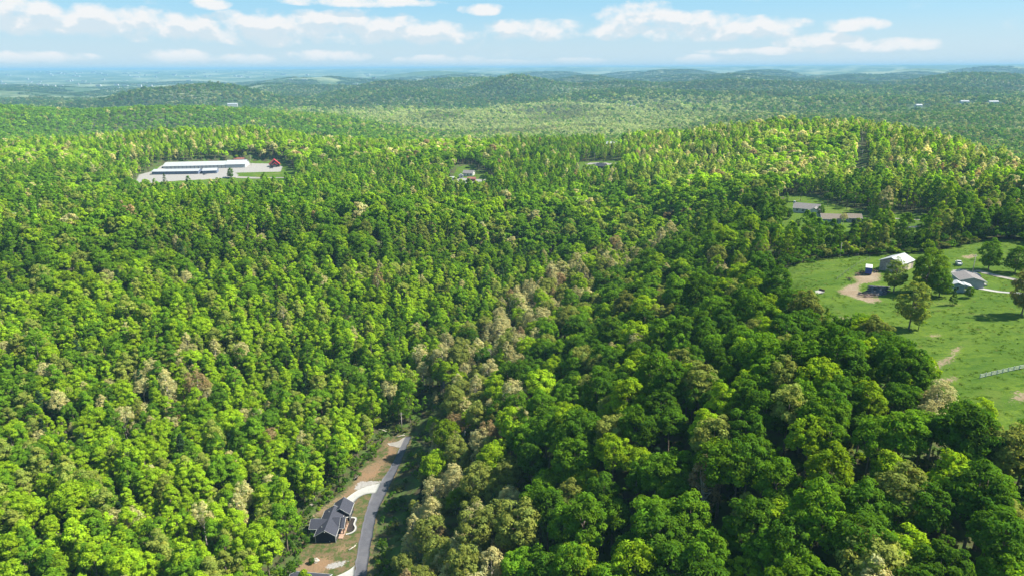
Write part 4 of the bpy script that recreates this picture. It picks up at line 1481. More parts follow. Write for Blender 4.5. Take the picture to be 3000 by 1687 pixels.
def navy_house():
    t = empty('house', (-62.3, 203.0, 0.0), 0, 'navy house with dark cross-gabled roof beside the paved lane', 'house')
    X, Y = 62.3, -203.0
    P = lambda x: x + X
    Q = lambda y: y + Y
    gable(t, P(-65.6), P(-59.0), Q(193.9), Q(207.2), -1.6, 2.7, 2.1, 0.35, NAVY, SHINGLE, WHITE)
    gable(t, P(-63.15), P(-56.85), Q(205.4), Q(211.6), -0.4, 2.85, 2.25, 0.30, NAVY, SHINGLE, WHITE, name_wall='garage_wall')
    # street-side cross gable over the entrance porch
    gable(t, Q(198.0), Q(203.7), P(-61.0), P(-58.4), -0.4, 2.7, 1.85, 0.30, NAVY, SHINGLE, None, 'x', 'entrance_wall')
    gable(t, Q(198.0), Q(203.7), P(-58.35), P(-57.2), 0, 2.7, 1.85, 0.30, NAVY, SHINGLE, WHITE, 'x', close=False)
    b = MB().prism([(Q(198.2), 2.75), (Q(203.5), 2.75), (Q(200.85), 4.35)], P(-57.45), P(-57.25))
    swapped(b, 'x').build('porch_gable', TIMBER, t)
    for y in (198.3, 200.0, 201.7, 203.3):
        MB().box(P(-57.5), P(-57.15), Q(y) - .17, Q(y) + .17, 0.1, 2.75).build('porch_post', STONE, t)
    MB().box(P(-59.0), P(-56.9), Q(197.6), Q(203.9), -0.3, 0.22).build('porch_floor', STONE, t)
    MB().box(P(-58.6), P(-57.1), Q(195.6), Q(197.5), -0.3, 0.30).build('side_landing', STONE, t)
    # covered deck at the back
    gable(t, Q(197.4), Q(202.7), P(-68.4), P(-62.4), 0, 2.75, 1.7, 0.25, NAVY, SHINGLE, WHITE, 'x', close=False)
    MB().box(P(-68.3), P(-65.65), Q(197.5), Q(204.6), -0.05, 0.12).build('deck', TIMBER, t)
    for x, y in ((-68.15, 197.6), (-68.15, 200.0), (-68.15, 202.5), (-68.15, 204.5)):
        MB().box(P(x) - .1, P(x) + .1, Q(y) - .1, Q(y) + .1, -2.2, 2.8 if y < 203 else 1.1).build('deck_post', WHITE, t)
    for a in ((-68.2, -68.1, 197.7, 204.5), (-68.1, -65.7, 204.45, 204.55)):
        r = MB()
        r.box(P(a[0]), P(a[1]), Q(a[2]), Q(a[3]), 0.98, 1.08)
        r.box(P(a[0]), P(a[1]), Q(a[2]), Q(a[3]), 0.22, 0.30)
        o = r.build('deck_rail', WHITE, t)
    # corner boards, windows, doors
    for x, y in ((-65.62, 193.88), (-58.98, 193.88)):
        MB().box(P(x) - .09, P(x) + .09, Q(y) - .06, Q(y) + .14, -1.6, 2.7).build('corner_board', WHITE, t)
    MB().box(P(-56.95), P(-56.76), Q(205.34), Q(205.54), -.3, 2.85).build('corner_board', WHITE, t)
    for y in (206.9, 208.6, 210.3):
        opening(t, (P(-56.85), Q(y), 1.6), .9, 1.3, '+x')
    for y in (195.0, 196.6):
        opening(t, (P(-59.0), Q(y), 1.6), .8, 1.2, '+x')
    opening(t, (P(-58.4), Q(200.9), 1.15), 1.0, 2.0, '+x', WHITE, TIMBER, 'door')
    opening(t, (P(-58.4), Q(202.6), 1.6), .9, 1.3, '+x')
    for y in (199.0, 201.2):
        opening(t, (P(-65.6), Q(y), 1.3), 1.5, 2.0, '-x')
    opening(t, (P(-60.0), Q(211.6), 1.2), 4.6, 2.2, '+y', WHITE, WHITE, 'garage_door')
    MB().tube([(P(-60.9), Q(193.85), .6), (P(-60.9), Q(193.6), .6)], [.12, .12], 8).build('vent', WHITE, t)
    MB().tube([(P(-62.3), Q(193.50), 4.35), (P(-62.3), Q(193.3), 4.35)], [.16, .16], 8).build('vent', WHITE, t)
    for x, y in ((-63.6, 204.7), (-64.0, 196.6)):
        z = 4.8 - abs(x + 62.3) * 2.1 / 3.3 + .15
        MB().tube([(P(x), Q(y), z), (P(x), Q(y), z + .45)], [.09, .09], 8).build('roof_vent', WHITE, t)


navy_house()


def simple_house(name, px, py, rz, W, L, wh, rise, wallm, roofm, label, category='house', trimm=None, chimney=None, door='+x', windows=3, oh=.4, z_off=0.0, z0=-1.0):
    """gabled building, ridge along local y, standing on the ground seen at the pixel"""
    p = g1(px, py)
    t = empty(name, (p[0], p[1], p[2] + z_off), rz, label, category)
    gable(t, -W / 2, W / 2, -L / 2, L / 2, z0, wh, rise, oh, wallm, roofm, trimm)
    for k in range(windows):
        y = -L / 2 + L * (k + .7) / (windows + .4)
        for s, f in ((1, '+x'), (-1, '-x')):
            if k == 1 and f == door:
                opening(t, (s * W / 2, y, 1.1), 1.0, 2.0, f, WHITE, DARKWALL, 'door')
            else:
                opening(t, (s * W / 2, y, wh * .58), 1.1, wh * .4, f)
    if windows:
        opening(t, (0, -L / 2, wh * .6), 1.1, wh * .4, '-y')
    if chimney:
        cx, cy, m_ = chimney
        MB().box(cx - .45, cx + .45, cy - .6, cy + .6, 1.0, wh + rise + 1.1).build('chimney', m_, t)
    return t


# neighbour's roof just inside the bottom edge
nb = at_height(905, 1683, 4.4)
t = empty('house', (nb[0], nb[1] - 0.6, 0.0), math.radians(-97), 'dark-roofed neighbouring house cut off by the bottom edge', 'house')
gable(t, -3.6, 3.6, -5.4, 5.4, -2.0, 2.4, 2.0, .4, NAVY, SHINGLE, WHITE)
for y in (-3, 0, 3):
    opening(t, (3.6, y, 1.4), .9, 1.2, '+x')

# --- pasture buildings
barn = simple_house('barn', 2624, 788, math.radians(-52), 9.0, 11.5, 4.0, 2.0, TANWALL, METAL_ROOF, 'big tan barn with white metal roof behind the field trees', 'barn', WHITE, None, '+x', 0)
opening(barn, (-4.5, -3.2, 1.7), 3.0, 2.6, '-x', GREY_SIDING, BLUE_SIDING, 'window')
opening(barn, (0, -5.75, 1.6), 3.4, 3.0, '-y', WHITE, CREAM, 'door')
opening(barn, (4.5, 2.0, 1.5), 2.8, 2.8, '+x', WHITE, CREAM, 'door')
shed = simple_house('garage', 2832, 834, math.radians(-14), 8.2, 9.4, 3.0, 1.15, GREY_SIDING, GREY_SHINGLE, 'grey gabled garage with shingled roof beside the gravel drive', 'garage', WHITE, None, '+x', 0)
opening(shed, (4.1, 1.0, 1.1), 1.0, 2.0, '+x', WHITE, DARKWALL, 'door')
opening(shed, (4.1, -2.2, 1.6), 1.0, 1.0, '+x')
MB().box(4.15, 6.8, -.6, 2.8, -.5, .55).build('deck', SILVERWOOD, shed)
for x, y in ((4.4, -.5), (6.7, -.5), (6.7, 2.7), (4.4, 2.7)):
    MB().box(x - .07, x + .07, y - .07, y + .07, -.5, 1.5).build('deck_post', WHITE, shed)
MB().box(4.3, 6.8, -.57, -.45, 1.35, 1.5).build('deck_rail', WHITE, shed)
MB().box(6.65, 6.78, -.5, 2.7, 1.35, 1.5).build('deck_rail', WHITE, shed)
cott = simple_house('shed', 2800, 852, math.radians(-22), 4.2, 3.6, 2.7, .9, BLUE_SIDING, METAL_ROOF, 'small white-roofed shed with open porch in the field corner', 'shed', WHITE, None, '-x', 0, .35)
gable(cott, 0.3, 4.4, -1.8, 1.8, 0, 2.45, .65, .3, WHITE, METAL_ROOF, WHITE, close=False)
MB().box(2.12, 4.3, -1.8, 1.8, -.6, .35).build('porch_floor', SILVERWOOD, cott)
for x, y in ((4.2, -1.7), (4.2, 1.7), (2.3, -1.7)):
    MB().box(x - .1, x + .1, y - .1, y + .1, .3, 2.5).build('porch_post', WHITE, cott)
MB().box(2.4, 4.2, -1.78, -1.66, .35, 1.15).build('porch_rail', WHITE, cott)
MB().box(4.14, 4.26, -1.6, 1.6, .35, 1.15).build('porch_rail', WHITE, cott)
opening(cott, (-2.1, 0, 1.6), .7, .7, '-x')
opening(cott, (0, -1.8, 1.6), .8, .8, '-y')


def wheel(root, x, y, r, w=.22, axis='x'):
    a = (x - w / 2, y, r) if axis == 'x' else (x, y - w / 2, r)
    b = (x + w / 2, y, r) if axis == 'x' else (x, y + w / 2, r)
    o = MB().tube([a, b], [r, r], 14).build('wheel', TYRE, root)
    a2 = tuple(p - (.02 if i == (0 if axis == 'x' else 1) else 0) for i, p in enumerate(a))
    b2 = tuple(p + (.02 if i == (0 if axis == 'x' else 1) else 0) for i, p in enumerate(b))
    MB().tube([a2, b2], [r * .55, r * .55], 10).build('rim', CARSILVER, o)


def box_trailer():
    p = g1(2543, 802)
    t = empty('box_trailer', tuple(p), math.radians(-27), 'blue box trailer with white roof parked by the barn', 'trailer')
    MB().box(-1.25, 1.25, -2.9, 2.9, .75, 3.3).build('body', BLUE, t)
    MB().box(-1.3, 1.3, -2.95, 2.95, 3.3, 3.45).build('roof', WHITE, t)
    MB().box(1.26, 1.30, -2.5, -.9, .9, 3.2).build('side_panel', SKYBLUE, t)
    MB().box(1.26, 1.30, -.7, .5, .9, 3.2).build('side_panel', WHITE, t)
    for s in (-1, 1):
        MB().box(s * .62 - .55, s * .62 + .55, -2.97, -2.91, .85, 3.2).build('rear_door', BLUE, t)
        wheel(t, s * 1.1, -1.4, .45)
        wheel(t, s * 1.1, -.4, .45)
    MB().box(-1.2, 1.2, -2.9, 2.9, .5, .74).build('chassis', RUST, t)
    MB().tube([(0, 2.9, .6), (0, 4.2, .55)], [.1, .08], 6).build('drawbar', RUST, t)


box_trailer()


def flatbed():
    p = g1(2392, 862)
    t = empty('flatbed_trailer', tuple(p), math.radians(-58), 'silvery flatbed wagon standing alone in the open pasture', 'trailer')
    for k in range(6):
        x = -1.2 + .4 * k
        MB().box(x + .01, x + .39, -3.4, 3.2, .82, .90).build('deck_board', SILVERWOOD, t)
    for s in (-1, 1):
        MB().box(s * 1.22 - .05, s * 1.22 + .05, -3.4, 3.2, .66, .98).build('side_rail', SILVERWOOD, t)
        MB().box(s * .5 - .07, s * .5 + .07, -3.3, 3.3, .6, .81).build('beam', RUST, t)
        for y in (-2.5, -1.6, 2.2):
            wheel(t, s * 1.08, y, .38)
    MB().box(-1.25, 1.25, 3.2, 3.3, .8, 1.7).build('headboard', RUST, t)
    MB().tube([(0, 3.3, .6), (0, 5.0, .4)], [.08, .06], 6).build('drawbar', RUST, t)


flatbed()


def machine(px, py, rz, label, n_tine, w):
    """old tillage implement: a frame of beams with tines, a mast and two wheels"""
    p = g1(px, py)
    t = empty('farm_implement', tuple(p), rz, label, 'implement')
    for y in (-.9, 0, .9):
        MB().box(-w / 2, w / 2, y - .08, y + .08, .6, .76).build('beam', RUST, t)
    for x in (-w * .3, w * .3):
        MB().box(x - .06, x + .06, -1.0, 1.6, .76, .88).build('beam', RUST, t)
    for k in range(n_tine):
        x = -w / 2 + w * (k + .5) / n_tine
        y = (-.9, 0, .9)[k % 3]
        MB().tube([(x, y, .7), (x, y - .3, .35), (x, y, .02)], [.05, .05, .04], 5).build('tine', RUST, t)
    MB().tube([(0, 1.2, .8), (0, .8, 1.9), (0, 0, .8)], [.06, .06, .06], 5).build('mast', RUST, t)
    for s in (-1, 1):
        wheel(t, s * w / 2 + s * .2, 0, .4)


machine(2516, 806, .5, 'rusty tined implement beside the dirt yard, nearest the wire fence', 9, 3.4)
machine(2528, 800, .2, 'rusty tined implement between the fence implement and blue trailer', 7, 2.6)
machine(2566, 797, .8, 'rusty tined implement in front of the blue trailer', 7, 2.8)
machine(2488, 820, 1.2, 'small dark implement alone in grass left of the dirt yard', 5, 1.6)


def logs():
    c = g1(2572, 853)
    th = math.radians(-12)
    dx = np.array([math.cos(th), math.sin(th)])
    dy = np.array([-dx[1], dx[0]])
    g = random.Random(3)
    mesh = []
    for k in range(4):
        b = MB()
        r = .17 + .03 * k
        pts = [(-3.2 + 6.4 * i / 4, g.uniform(-.12, .12), g.uniform(-.06, .06)) for i in range(5)]
        b.tube(pts, [r * 1.15, r * 1.05, r, r * .92, r * .8], 8)
        mesh.append((b.mesh('log', OLDLOG, True), b.mesh('log', BROWNLOG, True)))
    rows = []
    for tier, cnt in ((0, 19), (1, 15), (2, 9), (3, 4)):
        for k in range(cnt):
            rows.append((tier, (k - cnt / 2 + .5) * .66))
    for tier, off in rows:
        s = g.uniform(.75, 1.1)
        along = g.uniform(-1.3, 1.3)
        q = c[:2] + dy * off + dx * along + dx * off * .35
        o = link(bpy.data.objects.new('log', mesh[g.randrange(4)][0]))
        o.location = (q[0], q[1], ground_z(q[0], q[1]) + .18 + tier * .36)
        o.rotation_euler = (0, g.uniform(-.04, .04), th + g.uniform(-.2, .2))
        o.scale = (s, g.uniform(.8, 1.3), g.uniform(.8, 1.3))
        tag(o, 'weathered dark grey log in the big pile beside the dirt patch', 'log', 'logs in the dark pile')
    c2 = g1(2541, 866)
    for k in range(14):
        q = c2[:2] + dy * g.uniform(-2.2, 2.2) + dx * g.uniform(-1.5, 1.5)
        o = link(bpy.data.objects.new('log', mesh[g.randrange(3)][1]))
        o.location = (q[0], q[1], ground_z(q[0], q[1]) + .17 + (k % 3) * .3)
        o.rotation_euler = (0, g.uniform(-.05, .05), th + g.uniform(-.35, .35))
        o.scale = (g.uniform(.5, .85), .9, .9)
        tag(o, 'brown log strewn at the near foot of the dark log pile', 'log', 'brown logs by the pile')


logs()


def pole(px, py, h, label, group=None, arms=True, rz=0.0, wp=None):
    p = g1(px, py) if wp is None else wp
    t = empty('utility_pole', tuple(p), rz, label, 'pole', group)
    MB().tube([(0, 0, -.8), (0, 0, h)], [.17, .12], 8).build('shaft', POLEWOOD, t, True)
    if arms:
        MB().box(-1.1, 1.1, -.06, .06, h - .75, h - .62).build('crossarm', POLEWOOD, t)
        for x in (-1, 0, 1):
            MB().tube([(x, 0, h - .62 if x else h), (x, 0, h - .42 if x else h + .22)], [.06, .04], 6).build('insulator', GLASS, t)
    return t


pole(1178, 1263, 9.0, 'lone utility pole at the wooded end of the lane')
pole(2847, 808, 9.0, 'utility pole beside the gravel drive near the grey garage')
pole(2460, 757, 7.5, 'utility pole at the far tree line of the pasture', None, False)
pole(1742, 474, 10, 'utility pole by the far farm lane')


def rail_fence():
    a, b = g1(2870, 1108), g1(3000, 1079)
    e = b + (b - a) * .9
    n = 15
    t = empty('fence', tuple(a), 0, 'white board fence crossing the pasture by the frame edge', 'fence')
    pts = [a + (e - a) * k / n for k in range(n + 1)]
    for p in pts:
        p[2] = ground_z(p[0], p[1])
    post = MB().box(-.07, .07, -.07, .07, -.4, 1.4).mesh('post', WHITE)
    for p in pts:
        o = link(bpy.data.objects.new('post', post), t)
        o.location = Vector(p - a)
    for p, q in zip(pts[:-1], pts[1:]):
        for z in (.35, .75, 1.15):
            d = Vector(q - p)
            b_ = MB()
            s = Vector((-d.y, d.x, 0)).normalized() * .03
            u, v = Vector(p - a) + Vector((0, 0, z)), Vector(q - a) + Vector((0, 0, z))
            hh = Vector((0, 0, .065))
            b_.add([u - s - hh, u + s - hh, v + s - hh, v - s - hh, u - s + hh, u + s + hh, v + s + hh, v - s + hh],
                   [(3, 2, 1, 0), (4, 5, 6, 7), (0, 1, 5, 4), (1, 2, 6, 5), (2, 3, 7, 6), (3, 0, 4, 7)])
            b_.build('rail', WHITE, t)


rail_fence()


def wire_fence(line, name_label, step=4.0):
    pts = pick(line)[:, :2]
    s = np.concatenate([[0], np.cumsum(np.hypot(*np.diff(pts, axis=0).T))])
    tt = np.arange(0, s[-1], step)
    q = np.stack([np.interp(tt, s, pts[:, 0]), np.interp(tt, s, pts[:, 1])], -1)
    z = height(q[:, 0], q[:, 1])
    base = Vector((q[0, 0], q[0, 1], z[0]))
    t = empty('wire_fence', base, 0, name_label, 'fence')
    post = MB().tube([(0, 0, -.3), (0, 0, 1.35)], [.08, .07], 6).mesh('post', POLEWOOD)
    for k in range(len(q)):
        o = link(bpy.data.objects.new('post', post), t)
        o.location = Vector((q[k, 0], q[k, 1], z[k])) - base
    for hgt in (.5, .9, 1.25):
        MB().tube([Vector((q[k, 0], q[k, 1], z[k] + hgt)) - base for k in range(len(q))], [.012] * len(q), 3, False).build('strand', WIRE, t)


wire_fence([(2452, 820), (2480, 798), (2510, 778), (2552, 757)], 'wire fence on wooden posts running up to the barn')
wire_fence([(2275, 792), (2330, 776), (2400, 760), (2460, 756), (2530, 750)], 'wire fence along the tree line at the top of the pasture', 5.0)


def car(px, py, rz, paint, label, pickup=False, z=None):
    p = g1(px, py)
    t = empty('pickup_truck' if pickup else 'car', tuple(p), rz, label, 'pickup truck' if pickup else 'car')
    if pickup:
        body = [(-2.6, .45), (2.6, .45), (2.6, 1.05), (1.3, 1.12), (-2.6, 1.12)]
        cab = [(-.5, 1.1), (1.35, 1.1), (.75, 1.78), (-.4, 1.78)]
    else:
        body = [(-2.2, .4), (2.2, .4), (2.25, .8), (1.2, .98), (-2.1, 1.02)]
        cab = [(-1.8, 1.0), (1.15, .97), (.45, 1.48), (-1.2, 1.48)]
    sw = lambda b: swapped(b, 'y')
    b = MB().prism(body, -.9, .9)
    b.build('body', paint, t)
    c = MB().prism(cab, -.78, .78).build('cabin', GLASS, t)
    MB().prism([(cab[3][0] - .05, cab[3][1] - .02), (cab[2][0] + .05, cab[2][1] - .02), (cab[2][0], cab[2][1] + .06), (cab[3][0], cab[3][1] + .06)], -.8, .8).build('roof', paint, c)
    if pickup:
        for s in (-1, 1):
            MB().box(-2.55, -.55, s * .85 - .05, s * .85 + .05, 1.12, 1.4).build('bed_side', paint, t)
    for x in (-1.35, 1.4):
        for s in (-1, 1):
            wheel(t, x, s * .85, .36, .24, 'y')
    for s in (-1, 1):
        MB().box(2.24 if not pickup else 2.6, 2.28 if not pickup else 2.64, s * .65 - .16, s * .65 + .16, .62, .8).build('headlight', WHITE, t)
    return t


car(2808, 776, 1.2, CARWHITE, 'white pickup truck parked among brush behind the field trees', True)
car(2716, 816, .3, CARDARK, 'dark blue car half hidden beneath the big field trees')
car(2860, 812, 1.4, CARDARK, 'dark car parked against the grey garage wall')

# loose things in the yards
def boulder(px, py, r, label):
    g = np.random.default_rng(int(px))
    b = MB()
    n, m_ = 10, 6
    vs_ = [(0, 0, r * .8)]
    for i in range(1, m_):
        for k in range(n):
            a, e = k * 2 * math.pi / n, math.pi / 2 - i * math.pi / m_
            q = r * g.uniform(.8, 1.15)
            vs_.append((math.cos(a) * math.cos(e) * q * 1.2, math.sin(a) * math.cos(e) * q, math.sin(e) * q * .8))
    fs = [(0, 1 + k, 1 + (k + 1) % n) for k in range(n)]
    for i in range(m_ - 2):
        for k in range(n):
            fs.append((1 + i * n + k, 1 + (i + 1) * n + k, 1 + (i + 1) * n + (k + 1) % n, 1 + i * n + (k + 1) % n))
    b.add(vs_, fs)
    p = g1(px, py)
    o = b.build('boulder', ROCK, None, False, (p[0], p[1], p[2] + r * .35))
    tag(o, label, 'boulder')


boulder(925, 1644, 1.0, 'pale boulder in the rough yard below the navy house')
boulder(912, 1480, .6, 'small pale boulder on the bare bank behind the navy house')


def fallen(px0, py0, px1, py1, r, label, material=PALE_BARK):
    a, b = g1(px0, py0), g1(px1, py1)
    a[2] += r
    b[2] += r
    m_ = (a + b) / 2 + np.array([.2, .1, .15])
    o = MB().tube([Vector((0, 0, 0)), Vector(m_ - a), Vector(b - a)], [r, r * .8, r * .5], 7)
    d = Vector(b - a)
    o.tube([Vector(m_ - a), Vector(m_ - a) + d * .25 + Vector((.6, .5, .7))], [r * .4, r * .15], 5)
    tag(o.build('fallen_trunk', material, None, True, tuple(a)), label, 'fallen trunk')


fallen(1036, 1405, 1054, 1388, .22, 'pale fallen trunk at the wood edge above the driveway')
fallen(1162, 1281, 1186, 1275, .2, 'pale fallen trunk across the end of the lane')
fallen(1022, 1612, 1043, 1598, .2, 'short pale trunk on the verge below the house')
fallen(1108, 1258, 1135, 1266, .2, 'grey fallen trunk with branches under the trees by the turnaround')


def bench(px, py, rz, label):
    p = g1(px, py)
    t = empty('picnic_bench', tuple(p), rz, label, 'bench')
    for k in range(3):
        MB().box(-1.1, 1.1, -.45 + .31 * k, -.17 + .31 * k, .72, .77).build('table_board', WHITE, t)
    for s in (-1, 1):
        MB().box(-1.1, 1.1, s * .85 - .14, s * .85 + .14, .42, .47).build('seat', WHITE, t)
        MB().box(s * .8 - .05, s * .8 + .05, -.9, .9, .34, .42).build('cross_beam', WHITE, t)
        MB().tube([(s * .8, -.7, 0), (s * .8, -.25, .72)], [.05, .05], 4).build('leg', WHITE, t)
        MB().tube([(s * .8, .7, 0), (s * .8, .25, .72)], [.05, .05], 4).build('leg', WHITE, t)


bench(2838, 814, -.3, 'white picnic bench on the lawn island by the drive')

# --- houses on the ridge behind the pasture
h1_ = simple_house('house', 2362, 622, math.radians(62), 9.0, 15.0, 3.0, 2.6, WHITE, GREY_SHINGLE, 'white-walled house with grey roof and tall chimney in the woods', 'house', WHITE, (0, 7.7, WHITE), '-x', 4)
gable(h1_, -9.2, -2.2, -7.2, -1.6, -1, 2.8, 2.0, .4, WHITE, GREY_SHINGLE, WHITE, 'x', 'wing_wall') if False else None
g_ = empty('garage', tuple(g1(2385, 630)), math.radians(-30), 'white gabled garage adjoining the chimneyed house', 'garage')
gable(g_, -3.4, 3.4, -3.2, 3.2, -1, 2.8, 2.0, .35, WHITE, GREY_SHINGLE, WHITE)
opening(g_, (0, -3.2, 1.2), 4.4, 2.2, '-y', GREY_SIDING, CREAM, 'door')
h2_ = simple_house('house', 2430, 655, math.radians(78), 8.0, 10.5, 3.4, 2.3, BLUE_SIDING, BROWN_SHINGLE, 'low house with brown shingle roof behind a tan tree', 'house', WHITE, None, '-x', 3)
h3_ = simple_house('house', 2500, 650, math.radians(80), 6.0, 7.0, 2.8, 1.9, GREY_SIDING, BROWN_SHINGLE, 'small brown-roofed outbuilding beside the low shingled house', 'outbuilding', WHITE, None, '-x', 2)

# --- storage buildings on the far ridge


def long_store(pl, pr, W, wh, rise, wallm, roofm, label, doors, doorm, dw, extra=None):
    a, b = g1(*pl), g1(*pr)
    a[2] = b[2] = STORE_Z
    d = b - a
    L = float(np.hypot(d[0], d[1]))
    rz = math.atan2(d[1], d[0])
    t = empty('storage_building', (a[0], a[1], STORE_Z), rz, label, 'storage building')
    gable(t, 0, W, 0, L, -1.0, wh, rise, .5, wallm, roofm, None, 'x', 'wall', True, .2)
    step = L / doors
    door = MB().box(-dw / 2, dw / 2, -.12, -.005, .05, wh * .86).mesh('door', doorm)
    for k in range(doors):
        o = link(bpy.data.objects.new('door', door), t)
        o.location = (step * (k + .5), 0, 0)
    MB().box(-.5, L + .5, -.62, -.50, wh - .22, wh + .06).build('gutter', STORE_DARK, t)
    return t, L


s1, L1 = long_store((478, 494), (717, 491.5), 24, 3.4, 3.2, STORE_WALL, METAL_ROOF, 'long white-roofed storage building, the farther and taller one', 21, WHITE, 3.6)
for k in range(21):
    MB().box(L1 / 21 * k - .22, L1 / 21 * k + .22, -.16, 0, 0, 3.1).build('pilaster', STORE_DARK, s1)
gable(s1, -.4, 24.4, L1 - 21, L1 + .6, -1, 3.9, 3.5, .5, STORE_WALL, METAL_ROOF, None, 'x', 'end_wall')
long_store((446, 512.5), (581, 510.5), 15, 3.2, 1.6, STORE_DARK, METAL_ROOF, 'low storage building with slate-blue doors nearest the lot edge', 16, STORE_DARK, 2.6)
long_store((594, 510), (635, 508.5), 15, 3.2, 1.7, STORE_DARK, METAL_ROOF, 'short storage building with slate-blue doors at the end of the low row', 6, STORE_DARK, 2.6)
_a = g1(805, 488)
rh = empty('house', tuple(_a), math.radians(20), 'dark house under a steep bright red roof beside the storage lot', 'house')
gable(rh, -5.5, 5.5, -6, 6, -1, 3.2, 5.2, .8, DARKWALL, RED, None)
gable(rh, -2.5, 2.5, -9.0, -5.5, -1, 2.8, 2.2, .5, DARKWALL, RED, None, 'y', 'porch_wall')
for y in (-3, 0, 3):
    opening(rh, (-5.5, y, 1.7), 1.2, 1.3, '-x')
opening(rh, (0, -9.0, 1.3), 1.2, 2.1, '-y', WHITE, GLASS, 'door')
simple_house('shed', 703, 472, math.radians(85), 7, 12, 2.4, 1.5, DARKWALL, REDDULL, 'faded red-roofed shed behind the long storage building', 'shed', None, None, '-x', 0)
car(787, 490, .2, CARWHITE, 'white car parked in front of the red-roofed house')
car(600, 512, 1.4, CARDARK, 'dark car parked between the low storage buildings')
car(795, 494, .4, CARDARK, 'dark car beside the white car at the red-roofed house')
pole(736, 486, 13, 'tall pale mast at the end of the storage building', None, False)
pole(632, 466, 15, 'light pole among yellow trees behind the storage building', None, False)

# --- farms in the middle distance
simple_house('house', 1374, 514, math.radians(75), 8, 11, 2.8, 2.4, WHITE, GREY_SHINGLE, 'grey-roofed farmhouse in the small clearing left of the dense trees', 'farmhouse', WHITE, None, '-x', 3)
simple_house('shed', 1351, 521, math.radians(10), 4.5, 5, 2.4, 1.5, WHITE, METAL_ROOF, 'tiny white shed beside the grey-roofed farmhouse', 'shed', None, None, '-x', 1)
simple_house('shed', 1322, 527, math.radians(88), 5, 9, 2.4, .8, WHITE, METAL_ROOF, 'white-roofed trailer home at the edge of the farmhouse clearing', 'trailer home', None, None, '-x', 3)
simple_house('shed', 1382, 530, math.radians(84), 6, 8, 2.4, 1.4, REDDULL, REDDULL, 'dull red shed in front of the grey-roofed farmhouse', 'shed', None, None, '-x', 1)
simple_house('barn', 1762, 494, math.radians(60), 9, 10, 3.0, 2.6, DARKWALL, SHINGLE, 'black-roofed barn below the far farm lane', 'barn', None, None, '-x', 1)
car(1722, 494, .1, CARWHITE, 'white car parked left of the black-roofed barn')
car(1732, 496, .3, CARSILVER, 'silver car parked next to the black-roofed barn')
simple_house('house', 1792, 429, math.radians(80), 8, 14, 3.4, 2.4, WHITE, METAL_ROOF, 'white house among trees beyond the far farm lane', 'house', None, None, '-x', 3, .3)

# --- far white roofs
for k, (px, py, w, l, lab) in enumerate([(1846, 318, 16, 26, 'white shed roof alone in the pale valley woods'), (2824, 306, 18, 30, 'white roof in hazy woods, first of two at far upper right'),
                                         (2908, 307, 16, 36, 'white roof in hazy woods, second of two at far upper right'), (2690, 317, 14, 26, 'long pale roof in woods left of the two white roofs'),
                                         (682, 312, 26, 46, 'pale sheds at the foot of the blue wooded hill')]):
    simple_house('far_building', px, py, math.radians(70 + 9 * k), w * .8, l * .8, 7.0, 3.0, WHITE, METAL_ROOF, lab, 'building', None, None, '-x', 0, .3, 2.0, -5.0)


def town():
    g = random.Random(5)
    b = MB()
    for k in range(190):
        px = abs(g.gauss(0, 1)) * 520 + g.uniform(-40, 120)
        py = g.choice([g.uniform(214, 232), g.uniform(226, 262)])
        d = pix_dir(px, py)
        tt = -(CAMZ - 14) / d[2]
        x, y = d[0] * tt, d[1] * tt
        if not 4500 < y < 16000:
            continue
        z = ground_z(x, y)
        s = y / 9000
        w, l, h = g.uniform(8, 26) * s, g.uniform(14, 70) * s, g.uniform(9, 15)
        b.box(x - l / 2, x + l / 2, y - w / 2, y + w / 2, z - 3, z + h + 7)
    o = b.build('distant_town', WHITE)
    tag(o, 'scattered pale roofs of a far town on the plain', 'town', None, 'stuff')


town()

# power line cleared through the right-hand hill
for px, py, w_ in [(2521, 530, 'lowest'), (2522, 480, 'second lowest'), (2522, 440, 'third lowest'), (2522, 416, 'topmost')]:
    pole(px, py, 12, f'{w_} power-line pole in the straight cut through the wooded hill', 'power-line poles', True)

# --- single trees of the pasture and yards
def lone(key, px, py, hh, wscale, tintc, name, label):
    p = g1(px, py)
    s = hh / PROTO[key]['h']
    return plant(key, tuple(p), rnd.uniform(0, 6.28), (s * wscale, s * wscale, s), tintc, name, label, 'tree', None)


make_proto('open0', 'open', 610, 150, 46, 0.26, 18.0, 5.2, 0.8, None, 26, 0.3)
make_proto('open1', 'open', 611, 170, 62, 0.32, 18.0, 7.6, 0.6, None, 20, 0.45)
make_proto('open2', 'open', 612, 110, 50, 0.36, 18.0, 6.4, 0.4, None, 14, 0.4)
lone('open0', 2662, 963, 18.5, 1.1, OLIVE * .75 + YELLOW * .3, 'field_tree', 'lone tall olive-green tree in the open pasture with visible trunk')
lone('slim1', 2690, 966, 8.5, 1.25, YELLOW * 1.05, 'field_tree', 'short yellow-green tree beside the lone pasture tree')
lone('open0', 2618, 856, 14.5, 1.25, OLIVE * .6 + GREEN * .5, 'field_tree', 'olive tree in front of the barn beside the log pile')
lone('open1', 2712, 858, 18.5, .90, GREEN * .6 + YELLOW * .35, 'field_tree', 'huge spreading green tree between barn and white shed')
lone('open2', 2752, 868, 12.5, 1.0, GREEN, 'field_tree', 'dense green tree just left of the white shed')
lone('fir0', 2790, 893, 6.5, 1.1, DEEP * .8, 'field_tree', 'small dark cedar in grass below the white shed')
lone('open2', 2838, 872, 5.0, 1.0, GREEN, 'field_tree', 'small round tree just right of the white shed')
lone('open1', 2992, 922, 17, .72, OLIVE * .8 + ROSE * .2, 'field_tree', 'brownish olive tree at the frame edge above the white fence')
lone('fir1', 2418, 962, 7.5, 1.2, YELLOW * .8, 'field_tree', 'small light green conifer at the near pasture edge')
